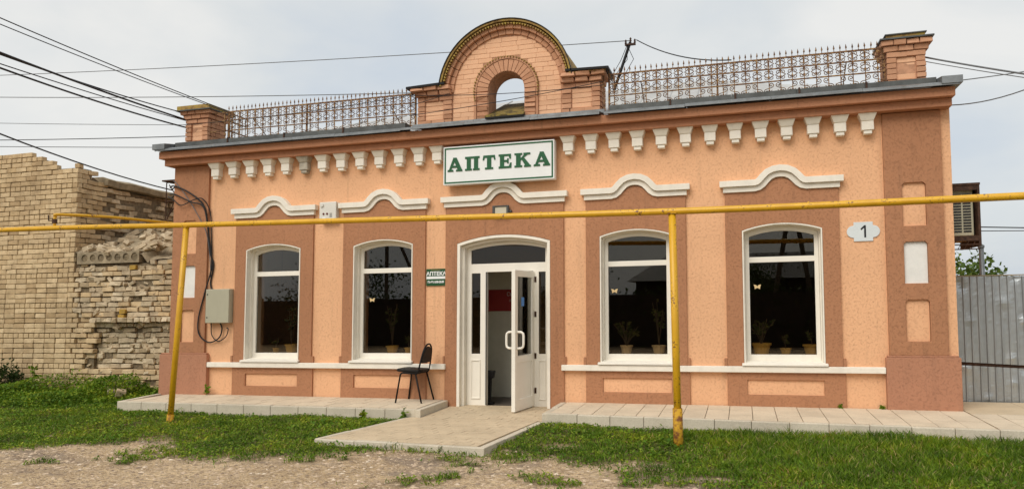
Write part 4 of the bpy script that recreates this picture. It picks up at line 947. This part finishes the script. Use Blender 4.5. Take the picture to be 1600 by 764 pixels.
m = MB().box(6.2, 11.7, 1.0, 1.03, 1.75, 1.765); m.v = [(x, y, z+.008*math.sin(11*x)) for x, y, z in m.v]; m.build('top_strip', 'concrete', fn)
m = MB().box(6.2, 11.7, 1.025, 1.038, .35, .58); m.v = [(x, y, z-.055*(x-6.2)) for x, y, z in m.v]; m.build('gap_dark_strip', 'rustdark', fn)  # dark strip added behind the sheets so the open gap reads as shade
MB().box(6.2, 11.7, .955, 1.2, -.3, -.105).build('plinth', 'tile_pad', fn)
pp = thing('grey_post', 'grey capped pipe post rising behind the corrugated fence', 'post', (6.88, 1.5, -.1)); MB().tube([(6.89, 1.5, -.1), (6.87, 1.5, 2.17)], .035, 10).build('shaft', 'metal', pp, smooth=True); MB().lathe([(.036, 0), (.046, .01), (.046, .04), (.02, .06)], (6.87, 1.5, 2.165), 10).build('cap', 'metal', pp)
def leaves(m, pts, size, rs, up=.3):
    for p in pts:
        a = rs.uniform(0, 2*PI); b = rs.uniform(-.9, .9)
        d = Vector((math.cos(a)*math.cos(b), math.sin(a)*math.cos(b), math.sin(b)+up)).normalized(); s_ = size*rs.uniform(.6, 1.3)
        w = d.cross(Vector((rs.uniform(-1, 1), rs.uniform(-1, 1), rs.uniform(-1, 1)))).normalized()*s_*.32; p = Vector(p)
        m.quad(p, p+d*s_*.5+w, p+d*s_, p+d*s_*.5-w)
def tree(name, label, base, height, rad, leaf, nleaf, seed, grp, mat='treeleaf', cat='tree'):
    rs = random.Random(seed); t_ = thing(name, label, cat, base, grp); tr = MB(); b = Vector(base); top = b+Vector((rs.uniform(-.1, .1)*height, rs.uniform(-.1, .1)*height, height*.75))
    tr.tube([b, b+(top-b)*.5+Vector((rs.uniform(-.1, .1), 0, 0)), top], height*.028, 7, r1=height*.008); cl = []
    for i in range(9):
        s0 = b+(top-b)*rs.uniform(.35, .95); a = rs.uniform(0, 2*PI); e_ = s0+Vector((math.cos(a)*rad*rs.uniform(.4, .9), math.sin(a)*rad*rs.uniform(.4, .9), height*rs.uniform(.05, .28)))
        tr.tube([s0, (s0+e_)/2+Vector((0, 0, .06*height)), e_], height*.010, 5, r1=height*.003); cl.append(e_)
        for q in range(4): cl.append(e_+Vector((rs.gauss(0, .3), rs.gauss(0, .3), rs.gauss(0, .22)))*rad)
    tr.build('trunk', 'bark', t_); m = MB(); n = nleaf//len(cl)
    for c in cl: leaves(m, [c+Vector((rs.gauss(0, .17), rs.gauss(0, .17), rs.gauss(0, .13)))*rad for _ in range(n)], leaf, rs)
    m.build('crown', mat, t_, fix=False); return t_
tree('tree', 'leafy green tree showing over the fence below the air conditioner', (8.45, 8, -.1), 2.35, .75, .12, 1500, 5, 'trees behind the fence')
tree('shrub', 'sparse pale shrub poking over the far end of the fence', (9.35, 8, -.1), 2.15, .5, .09, 420, 9, 'trees behind the fence')
tree('shrub', 'low dark shrub just right of the grey post over the fence', (8.8, 8.6, -.1), 1.95, .35, .10, 400, 12, 'trees behind the fence', 'shrub')

# ------------------------------------------------------------------ the brick ruin on the left
random.seed(5)
YA = .70; XA = -8.95
wa = thing('ruined_wall', 'tall pale brick wall of the ruin with stepped broken top at the left', 'wall', (-10.5, YA, -.1))
def top_a(x):
    for lim, z in ((-10.15, 4.62), (-9.86, 4.56), (-9.62, 4.42), (-9.50, 4.34), (-8.0, 4.30)):
        if x < lim: return z
    return 4.3
MB().box(-13.5, XA-.03, YA+.03, YA+.36, -.2, 4.25).build('core', 'mortar_r', wa)
MB().box(-13.5, -9.9, YA+.03, YA+.36, 4.251, 4.48).build('core', 'mortar_r', wa)
rows = []; H = .0975; z = -.05; r_ = 0
while z < 4.66:
    hdr = (r_ % 6 == 4); Lb = .13 if hdr else .26; x = XA - (.13 if (r_ % 2 and not hdr) else 0) + 0.0
    x1 = XA + (.12 if (r_ % 2 == 0 and z < 2.15) else 0)
    while x1 > -13.4:
        x0_ = max(x1-Lb, -13.45) if not (x1 == XA and r_ % 2 and not hdr) else x1-.13
        if z+H < top_a((x0_+x1)/2)+.03: rows.append((x0_, x1, z))
        x1 = x0_
    z += H; r_ += 1
rows.sort(key=lambda q: (not (q[0] > -11.0), -q[2] if q[2] < 4.7 else 0))
seen = [q for q in rows if q[0] > -11.05]; far = [q for q in rows if q[0] <= -11.05]
seen.sort(key=lambda q: (q[1]-q[0] < .2, -q[0])); pick, rest = seen[:300], seen[300:]+far
for a, b, z in pick: brick('br_ruin', wa, ((a+b)/2, YA+.06+random.uniform(-.006, .004), z+H/2), (b-a-.006+random.uniform(-.006, .003), .12, H-.008), (random.uniform(-.01, .01), random.uniform(-.008, .008), random.uniform(-.015, .015)))
def join_bricks(parent, lst, mat, yc, dep):
    m = MB()
    for a, b, z in lst:
        c = (b-a)*.04; y0 = yc-dep/2+random.uniform(-.006, .004); i = len(m.v)
        for yy, d in ((y0+.008, 0), (y0, .007)):
            m.v += [(a+.006+d, yy, z+.006+d), (b-.006-d, yy, z+.006+d), (b-.006-d, yy, z+H-.006-d), (a+.006+d, yy, z+H-.006-d)]
        m.v += [(a+.006, y0+dep, z+.006), (b-.006, y0+dep, z+.006), (b-.006, y0+dep, z+H-.006), (a+.006, y0+dep, z+H-.006)]
        m.f += [(i+4, i+5, i+6, i+7)]+[(i+j, i+(j+1) % 4, i+4+(j+1) % 4, i+4+j) for j in range(4)]+[(i+8+j, i+8+(j+1) % 4, i+(j+1) % 4, i+j) for j in range(4)]
    if lst: o = m.build('brickwork', mat, parent); o['kind'] = 'stuff'
join_bricks(wa, rest, 'br_ruin', YA+.06, .12)
# receding side wall, broken towards the top
wc = thing('ruined_side_wall', 'broken brick side wall of the ruin receding behind the rubble', 'wall', (XA, 2, 2))
m = MB(); q = [(.74, 1.9), (6.4, 1.9), (6.4, 3.88), (3.2, 3.90), (2.3, 3.92), (1.5, 3.96), (1.15, 4.12), (.74, 4.12)]
m.v = [(XA-.34, y, z) for y, z in q]+[(XA-.07, y, z) for y, z in q]; n = len(q); m.f = [tuple(range(n)), tuple(n+j for j in range(n))]+[(j, (j+1) % n, n+(j+1) % n, n+j) for j in range(n)]
m.build('core', 'mortar_r', wc)
z = 2.0; r_ = 0
while z < 4.33:
    y = YA-.0 - (.13 if r_ % 2 else 0)
    while y < 4.6:
        a, b = max(y, YA+.005), y+.26; y += .26
        ym = (a+b)/2; lim = 4.36 if ym < .95 else (4.26 if ym < 1.2 else (4.12 if ym < 1.5 else 4.03-.03*(ym-1.5)))
        broken = random.random() < (.04+.05*max(0, z-2.9)+.04*(ym-.7))
        if b-a < .05 or z+H > lim: continue
        if broken and ym > 1.0: continue
        if 2.25 < z < 3.3 and ym > 1.15+.9*abs(math.sin(z*5.3))*.5+.2 and random.random() < .16: continue
        jit = .03+.05*max(0, ym-1.1)
        brick('br_ruin' if ym < 1.4 else 'br_ruin2', wc, (XA-.05+random.uniform(-jit, .01)-(.03 if ym > 1.6 else 0), ym, z+H/2), (.11, b-a-.012, H-.012), (random.uniform(-.07, .07), random.uniform(-.05, .05), random.uniform(-.12, .12)))
    z += H; r_ += 1
# concrete edge beam along its top
m = MB()
for i in range(15):
    y = 1.35+i*.36; w = random.uniform(-.02, .02); zt_ = 4.13-.008*i+random.uniform(-.015, .015)
    m.v += [(XA-.45, y, zt_-.13+w), (XA+.10+w, y, zt_-.15+w), (XA+.13+w, y, zt_-.04), (XA-.02+w, y, zt_+.02), (XA-.45, y, zt_+.03)]
for i in range(14):
    for j in range(5): m.f.append((i*5+j, i*5+(j+1) % 5, i*5+5+(j+1) % 5, i*5+5+j))
m.f += [(0, 1, 2, 3, 4), tuple(70+j for j in (4, 3, 2, 1, 0))]
m.build('edge_beam', 'concrete', wc)
# lower front wall between ruin corner and pharmacy
YB = .735
wb = thing('low_brick_wall', 'crumbling lower brick wall between the ruin and the pharmacy', 'wall', (-7.5, YB, -.1))
m = MB(); m.box(XA-.05, -6.05, YB+.03, YB+.50, -.2, .30); m.box(XA-.05, -8.45, YB+.031, YB+.5, .301, 1.21); m.box(-8.449, -6.05, YB+.13, YB+.5, .301, 1.21); m.box(XA-.05, -6.05, YB+.03, YB+.5, 1.2105, 2.33); m.build('core', 'mortar_r', wb)
z = -.05; r_ = 0; rows = []
while z < 2.36:
    x1 = -6.05+(.13 if r_ % 2 else 0)
    xlim = XA + (.12 if r_ % 2 == 0 else 0)
    while x1 > xlim:
        Lb = random.choice((.26, .26, .26, .20, .13)) if z > .35 else .26
        x0_ = max(x1-Lb, xlim)
        xm = (x0_+x1)/2
        rec = 0
        if 1.05 < z < 1.30 and xm > -8.3: rec = .07 if z < 1.2 else .0
        if .30 < z < 1.1 and xm > -8.55+.25*(z-.3): rec = .135
        if 1.80 < z < 1.90 and -7.9 < xm < -7.1: rec = .055
        if z > 2.22 and -8.7 < xm < -7.25: rec = 9
        gone = random.random() < (.03 if z < .3 else .05)
        if rec < 1 and not gone and x1-x0_ > .04: rows.append((x0_, x1, z, rec))
        x1 = x0_
    z += H; r_ += 1
for i, (a, b, z, rec) in enumerate(rows[:300] if len(rows) > 300 else rows):
    old = z > .28
    j = .5 if z < .28 else 1
    brick('br_ruin2' if (rec or (z > 1.2 and random.random() < .6)) else 'br_ruin', wb, ((a+b)/2, YB+.04+rec*.8+random.uniform(-.02, .02)*j*1.5, z+H/2+random.uniform(-.003, .003)), (b-a-.010, .13, H-.010-random.uniform(0, .012)*j), (random.uniform(-.02, .02)*j, random.uniform(-.05, .05)*j, random.uniform(-.10, .10)*j))
join_bricks(wb, [q[:3] for q in rows[300:]], 'br_ruin', YB+.06, .12)
# ledge of headers oversailing the recess
for i in range(18):
    x = -8.35+i*.125
    if x < -6.3 and random.random() > .12: brick('br_ruin2', wb, (x, YB-.01, 1.265), (.115, .26, .085), (0, random.uniform(-.03, .03), random.uniform(-.05, .05)))
for i in range(130):
    x = random.uniform(XA+.15, -6.2); z = random.uniform(.25, 2.3); rc = .10 if (.30 < z < 1.1 and x > -8.4) else 0; s_ = random.uniform(.35, .8)
    brick('br_ruin2', wb, (x, YB+.015+rc+random.uniform(-.01, .02), z), (.20*s_, .12*s_, .085*s_), (random.uniform(-.5, .5), random.uniform(-.7, .7), random.uniform(-.6, .6)), 'brick_fragment')
for x, z in ((-7.55, 2.25), (-7.75, 1.42), (-7.78, 1.32)): place('lichen_patch', BR['br_lichen'][0], wb, (x, YB-.01, z), (.14, .10, .085))
# hollow-core slab end
hs = thing('hollow_core_slab', 'broken end of a hollow-core concrete slab with a row of round holes', 'concrete slab', (-8.2, YB, 2.35))
out = rect(-8.88, -7.42, 2.345, 2.565)
hol = [arc(-8.70+i*.195, 2.455, .072*random.uniform(.92, 1.05), 0, 2*PI*(1-1/14), 13) for i in range(7)]
m = MB().prism([out]+hol, YB-.04, YB+1.2); m.build('slab', 'concrete', hs)
MB().box(-8.85, -7.45, YB-.022, YB-.012, 2.36, 2.55).build('hole_fill', 'slabfill', hs)
# rubble heap on the slab
hp = thing('rubble_heap', 'heap of broken brick and plaster lying on the slab against the side wall', 'rubble', (-7.6, 1.9, 2.5))
def hz(x, y): 
    t_ = (y-YB)/2.2; return 2.56+.50*min(1, max(0, t_))+.22*max(0, (-7.2-x)/1.6)*min(1, max(0, t_*1.4))+.05*math.sin(3*x+4*y)
m = MB(); nx, ny = 22, 16
for j in range(ny+1):
    for i in range(nx+1):
        x = XA+.0+i*(2.9/nx); y = YB-.03+j*(2.6/ny); m.v.append((x, y, hz(x, y)+random.uniform(-.03, .03) - (.05 if j == 0 else 0) - (.18 if x > -7.3 and j < 3 else 0)))
for j in range(ny):
    for i in range(nx): m.f.append((j*(nx+1)+i, j*(nx+1)+i+1, (j+1)*(nx+1)+i+1, (j+1)*(nx+1)+i))
m.build('debris', 'concrete', hp, fix=False)
for i in range(150):
    x = random.uniform(XA+.1, -6.15); y = YB+.02+random.random()**1.2*2.3; s_ = random.uniform(.5, 1.1)
    brick('br_ruin2', hp, (x, y, hz(x, y)+.03), (.24*s_, .13*s_, .085*s_), (random.uniform(-.6, .6), random.uniform(-.6, .6), random.uniform(0, 6.28)), 'broken_brick')
MB().tube([(-7.2, YB-.02, 2.36), (-6.1, YB+.1, 2.44)], .02, 6).build('iron_bar', 'rustdark', hp)
# ------------------------------------------------------------------ grass, weeds, gravel
rs_ = np.random.default_rng(4)
def vnoise(x, y, s, seed=0):
    r0 = np.random.default_rng(seed); T = r0.random((64, 64)); X, Y = x*s, y*s; i, j = np.floor(X).astype(int), np.floor(Y).astype(int); u, v_ = X-i, Y-j
    u = u*u*(3-2*u); v_ = v_*v_*(3-2*v_); g_ = lambda a, b: T[a % 64, b % 64]
    return (g_(i, j)*(1-u)+g_(i+1, j)*u)*(1-v_)+(g_(i, j+1)*(1-u)+g_(i+1, j+1)*u)*v_
BX = np.array([-30, -12, -7, -4.97, -4.6, -4.0, -3.5, -2.97, -2.2, -1.5, -.9, -.3, .475, 1.0, 1.45, 1.85, 2.3, 2.75, 3.15, 3.5, 4.2, 5, 7, 30]); BY = np.array([-5.2, -4.9, -4.5, -4.12, -3.85, -3.5, -3.2, -3.9, -3.95, -3.85, -3.4, -3.42, -3.45, -3.25, -3.3, -3.45, -3.6, -3.8, -4.3, -4.7, -5.4, -6, -6.5, -7])
def inside_paving(x, y):
    a = (x > -6.12) & (x < -.86) & (y > -1.13); t_ = (y+1.16)/(-1.77)
    b = (x > .90) & (y > -1.21-.0585*(x-.95)); lx = -1.09-.41*t_; rx = .93-.215*t_
    c = (y < -1.1) & (y > -2.98-.07*(x-0)) & (x > lx) & (x < rx); d = (x > -1.0) & (x < .95) & (y >= -1.2)
    return a | b | c | d | ((x > -6.3) & (y > -.1))
def dens(x, y):
    lim = np.interp(x, BX, BY) + (vnoise(x, y, 2.1, 1)-.5)*.55 + (vnoise(x, y, 6, 2)-.5)*.4
    d = np.clip((y-lim)/.75+.25, 0, 1); d = d*np.clip(.35+d+(vnoise(x, y, 11, 5)-.5)*1.6, 0, 1)
    bare = vnoise(x, y, 1.3, 3); d *= np.where((bare > .88) & (y < -2.4), .15, 1)
    d *= 1-.95*np.exp(-((x-1.47)**2/.05+(y+2.47)**2/.02)); d *= 1-.85*np.exp(-((x+3.4)**2/.16+(y+3.45)**2/.02))
    tuft = (vnoise(x, y, 2.7, 7) > .64) & (vnoise(x, y, 9, 8) > .48) & (y > lim-1.2) & (x > -4)
    return np.maximum(d, np.where(tuft, .75, 0)*(y > -5.2))
def scatter(n, x0, x1, y0, y1):
    x = rs_.uniform(x0, x1, n); y = rs_.uniform(y0, y1, n); k_ = (rs_.random(n) < dens(x, y)) & ~inside_paving(x, y); return x[k_], y[k_]
def blades(name, x, y, h, w, lean, mat, label, cat, quad=False):
    n = len(x); a = rs_.uniform(0, 2*np.pi, n); b = rs_.uniform(0, 2*np.pi, n); z = gz(x, y)-.006
    hh = h*rs_.uniform(.55, 1.25, n); ln = lean*rs_.uniform(.2, 1.3, n)*hh; ww = w*rs_.uniform(.7, 1.3, n)
    base = np.stack([x, y, z], 1); side = np.stack([np.cos(a)*ww, np.sin(a)*ww, np.zeros(n)], 1); tip = base+np.stack([np.cos(b)*ln, np.sin(b)*ln, hh], 1); mid = base+np.stack([np.cos(b)*ln*.3, np.sin(b)*ln*.3, hh*.6], 1)
    V = np.stack([base, mid+side, tip, mid-side], 1).reshape(-1, 3)
    me = bpy.data.meshes.new(name); F = (np.arange(n)[:, None]*4+np.arange(4)[None]).astype(np.int32)
    me.vertices.add(len(V)); me.vertices.foreach_set('co', V.ravel()); me.loops.add(n*4); me.loops.foreach_set('vertex_index', F.ravel()); me.polygons.add(n); me.polygons.foreach_set('loop_start', np.arange(n, dtype=np.int32)*4); me.update(); me.validate()
    me.materials.append(MT[mat]); o = bpy.data.objects.new(name, me); COL.objects.link(o); o['kind'] = 'stuff'; o['label'] = label; o['category'] = cat; return o
def flat_leaves(name, x, y, zo, size, mat, label, cat, tilt=.7):
    n = len(x); z = gz(x, y)+zo; a = rs_.uniform(0, 2*np.pi, n); el = rs_.uniform(-.2, tilt, n); s_ = size*rs_.uniform(.6, 1.4, n)
    d = np.stack([np.cos(a)*np.cos(el), np.sin(a)*np.cos(el), np.sin(el)], 1)*s_[:, None]; w = np.stack([-np.sin(a), np.cos(a), rs_.uniform(-.4, .4, n)], 1)*(s_*.32)[:, None]; b = np.stack([x, y, z], 1)
    V = np.stack([b, b+d*.5+w, b+d, b+d*.5-w], 1).reshape(-1, 3)
    me = bpy.data.meshes.new(name); F = (np.arange(n)[:, None]*4+np.arange(4)[None]).astype(np.int32)
    me.vertices.add(len(V)); me.vertices.foreach_set('co', V.ravel()); me.loops.add(n*4); me.loops.foreach_set('vertex_index', F.ravel()); me.polygons.add(n); me.polygons.foreach_set('loop_start', np.arange(n, dtype=np.int32)*4); me.update(); me.validate()
    me.materials.append(MT[mat]); o = bpy.data.objects.new(name, me); COL.objects.link(o); o['kind'] = 'stuff'; o['label'] = label; o['category'] = cat; return o
soil = np.clip(dens(GV[:, 0], GV[:, 1])*1.2-.15, 0, 1)*.9*((GV[:, 1] > -8) & (GV[:, 1] < 3))
ga = g.data.attributes.new('soil', 'FLOAT', 'POINT'); ga.data.foreach_set('value', soil.astype(np.float32))
x, y = scatter(640000, -12.5, 9.5, -6.5, .6)
clump = vnoise(x, y, 9, 14); kk = rs_.random(len(x)) < .55+1.5*clump*vnoise(x, y, 3.3, 15); kk &= (rs_.random(len(x)) < .55+.45*np.clip((x-2.2)/1.2, 0, 1)); x, y, clump = x[kk], y[kk], clump[kk]
hgt = .018+.03*vnoise(x, y, 1.4, 9)+.03*vnoise(x, y, 4, 10)**2+.035*clump**2; right = np.clip((x-2.6)/1.2, 0, 1)*np.clip((y+4.2)/1.5, 0, 1); hgt = hgt+.052*right
blades('grass', x, y, hgt, .0042, .8, 'grass', 'short green grass along the pavement edges', 'grass')
x, y = scatter(260000, -12.5, 9.5, -6.5, .6); k_ = (rs_.random(len(x)) < (1-.85*np.clip((x-2.4)/1.2, 0, 1)*np.clip((y+4.4)/1.2, 0, 1))); x, y = x[k_], y[k_]
flat_leaves('ground_cover', x, y, rs_.uniform(.0, .02, len(x))+.05*vnoise(x, y, 7, 18)*rs_.random(len(x)), .034, 'weed', 'low leafy ground cover mixed into the grass', 'weeds')
x, y = scatter(60000, -12.5, 9.5, -5.5, .6); kk = (vnoise(x, y, 3.1, 51) > .62) & (vnoise(x, y, 8, 52) > .4); x, y = x[kk], y[kk]
flat_leaves('leafy_weeds', x, y, .02+.05*rs_.random(len(x)), .04, 'weed_light', 'clumps of broad-leaved weeds in the grass', 'weeds', .9)
# bank of weeds at the foot of the ruin
n = 26000; x = rs_.uniform(-12.5, -6.1, n); y = rs_.uniform(-1.1, .62, n); hb = (.05+.40*vnoise(x, y, 1.6, 21)**1.5*np.clip((x+10.3)/.9, .25, 1))*np.clip((y+1.25)/1.1, 0, 1)*(1-.85*np.clip((-x-9.5)/.6, 0, 1)*np.clip((.2+x+10.6)/.5, 0, 1)*0)
hb *= np.where(x > -6.7, .55, 1); k_ = ~inside_paving(x, y); x, y, hb = x[k_], y[k_], hb[k_]
flat_leaves('weed_bank', x, y, hb*rs_.random(len(x))**.6, .05, 'weed', 'bank of leafy weeds along the foot of the brick ruin', 'weeds', .9)
def weed_plant(x, y, h, n, label, leaf=.06, z=None):
    rs = random.Random(int(x*91+h*7)); z = float(gz(np.array(x), np.array(y)))-S*x-.0 if z is None else z
    t_ = thing('weed_plant', label, 'plant', (x, y, z), 'weeds growing singly'); m = MB(); st = MB()
    for i in range(n):
        a = rs.uniform(0, 2*PI); tip = (x+math.cos(a)*h*.3*rs.random(), y+math.sin(a)*h*.3*rs.random(), z+h*rs.uniform(.6, 1)); st.tube([(x, y, z), tip], .004, 4)
        leaves(m, [lerp((x, y, z), tip, rs.uniform(.2, 1)) for _ in range(9)], leaf, rs, .1)
    m.build('leaves', 'weed', t_, fix=False); st.build('stem', 'weed', t_)
weed_plant(-5.20, -.12, .17, 3, 'small thistle at the wall below the electrical cabinet', .06, .0)
weed_plant(-1.12, -1.22, .20, 4, 'leafy weed at the pavement corner in front of the chair', .06)
weed_plant(-1.7, -1.25, .13, 5, 'low weed against the left kerb', .06); weed_plant(4.72, -.04, .05, 3, 'tiny weed at the wall foot under the rightmost window', .04, .0); weed_plant(5.24, -.04, .05, 3, 'tiny weed beside the right plinth', .04, .0)
weed_plant(-9.6, .45, .46, 3, 'tall single weed against the pale brick wall', .08)
tree('shrub', 'dark shrub at the left edge below the brick wall', (-10.28, .42, -.08), .50, .30, .06, 1100, 33, None, 'shrub', 'shrub')
for x, y, s_, lab in ((-6.75, -.35, .12, 'pale loose stone among the weeds near the pavement end'), (-7.05, -.25, .09, 'second pale stone lying in the weeds')):
    o = brick('br_ruin2', None, (x, y, .04), (s_*1.3, s_, s_), (.3, .2, .8), 'loose_stone'); tag(o, lab, 'stone', 'loose stones')
# gravel
n = 60000; x = rs_.uniform(-7.5, 7, n); y = -2.4-rs_.random(n)*4.6; k_ = (rs_.random(n) > dens(x, y)) & ~inside_paving(x, y) & (rs_.random(n) < .25+.9*vnoise(x, y, .9, 31)); x, y = x[k_], y[k_]; n = len(x)
s_ = .006+.034*rs_.random(n)**6; z = gz(x, y); oc = np.array([(1, 0, 0), (0, 1, 0), (-1, 0, 0), (0, -1, 0), (0, 0, 1)], float)
a = rs_.uniform(0, 6.28, n); ca, sa = np.cos(a), np.sin(a)
P = oc[None]*np.stack([s_*rs_.uniform(.8, 1.5, n), s_*rs_.uniform(.6, 1, n), s_*.38], 1)[:, None]; P = np.stack([P[..., 0]*ca[:, None]-P[..., 1]*sa[:, None], P[..., 0]*sa[:, None]+P[..., 1]*ca[:, None], P[..., 2]], 2)+rs_.normal(0, .0018, (n, 5, 3)); P += np.stack([x, y, z], 1)[:, None]
F = (np.array([(0, 1, 4), (1, 2, 4), (2, 3, 4), (3, 0, 4)])[None]+np.arange(n)[:, None, None]*5).reshape(-1, 3)
me = bpy.data.meshes.new('gravel'); me.from_pydata(P.reshape(-1, 3).tolist(), [], F.tolist()); me.materials.append(MT['stone']); o = bpy.data.objects.new('gravel', me); COL.objects.link(o); o['kind'] = 'stuff'; o['label'] = 'loose pale gravel on the dirt road'; o['category'] = 'gravel'

# ------------------------------------------------------------------ across the street: what the panes reflect
hs = thing('house', 'low house across the street mirrored in the window panes', 'house', (6, -46, -.2))
MB().box(-4, 16, -52, -46, -.3, 3.0).build('wall', 'roomdark', hs)
m = MB(); m.v = [(-4.6, -45.4, 3.0), (16.6, -45.4, 3.0), (16.6, -52.6, 3.0), (-4.6, -52.6, 3.0), (-2, -49, 5.0), (14, -49, 5.0)]; m.f = [(0, 1, 5, 4), (1, 2, 5), (2, 3, 4, 5), (3, 0, 4), (3, 2, 1, 0)]; m.build('roof', 'metal_dark', hs)
for x in (-1, 4, 9, 13): MB().box(x, x+1.2, -46.02, -45.98, 1.0, 2.3).build('window', 'ink', hs)
tree('tree', 'broad tree across the street mirrored in the rightmost window', (3, -42, -.2), 5.0, 2.6, .22, 3500, 41, 'trees across the street', 'shrub'); tree('tree', 'tree across the street mirrored in the left windows', (-24, -40, -.2), 4.5, 3, .22, 3500, 43, 'trees across the street', 'shrub'); tree('tree', 'tree across the street mirrored beside the door', (-9, -44, -.2), 4.2, 2.6, .22, 3000, 47, 'trees across the street', 'shrub')
ap = thing('utility_pole', 'two-legged utility pole across the street mirrored in the rightmost window', 'utility pole', (6, -36, -.2))
MB().tube([(5.0, -36, -.2), (6.3, -36, 7.2)], .14, 7).build('leg', 'bark', ap); MB().tube([(7.6, -36, -.2), (6.45, -36, 7.2)], .14, 7).build('leg', 'bark', ap); MB().box(5.2, 7.6, -36.08, -35.92, 6.5, 6.7).build('crossarm', 'bark', ap)
up_ = thing('utility_pole', 'single utility pole with crossarm and stay across the street mirrored in the left windows', 'utility pole', (-19.4, -36, -.2))
MB().tube([(-19.4, -36, -.6), (-19.4, -36, 8.2)], .13, 7).build('shaft', 'bark', up_); MB().tube([(-15.5, -36, -.6), (-19.4, -36, 7.6)], .11, 7).build('stay', 'bark', up_); MB().box(-21, -17.8, -36.08, -35.92, 6.9, 7.1).build('crossarm', 'bark', up_)
hd = thing('added_hedge', 'dark leafy row added across the street to darken the lower pane reflections', 'added_hedge', (-8, -18, -.3))  # unseen foliage row added so the lower panes mirror something dark
MB().box(-42, 24, -18.5, -17.7, -.9, 1.75).build('dark_core', 'soil', hd)  # solid dark box inside the row, put in for the pane reflections
m = MB(); rs = random.Random(77)
leaves(m, [(rs.uniform(-42, 24), rs.uniform(-18.6, -17.5), rs.uniform(-.3, 1.95)) for _ in range(14000)], .16, rs); m.build('foliage', 'shrub', hd, fix=False)
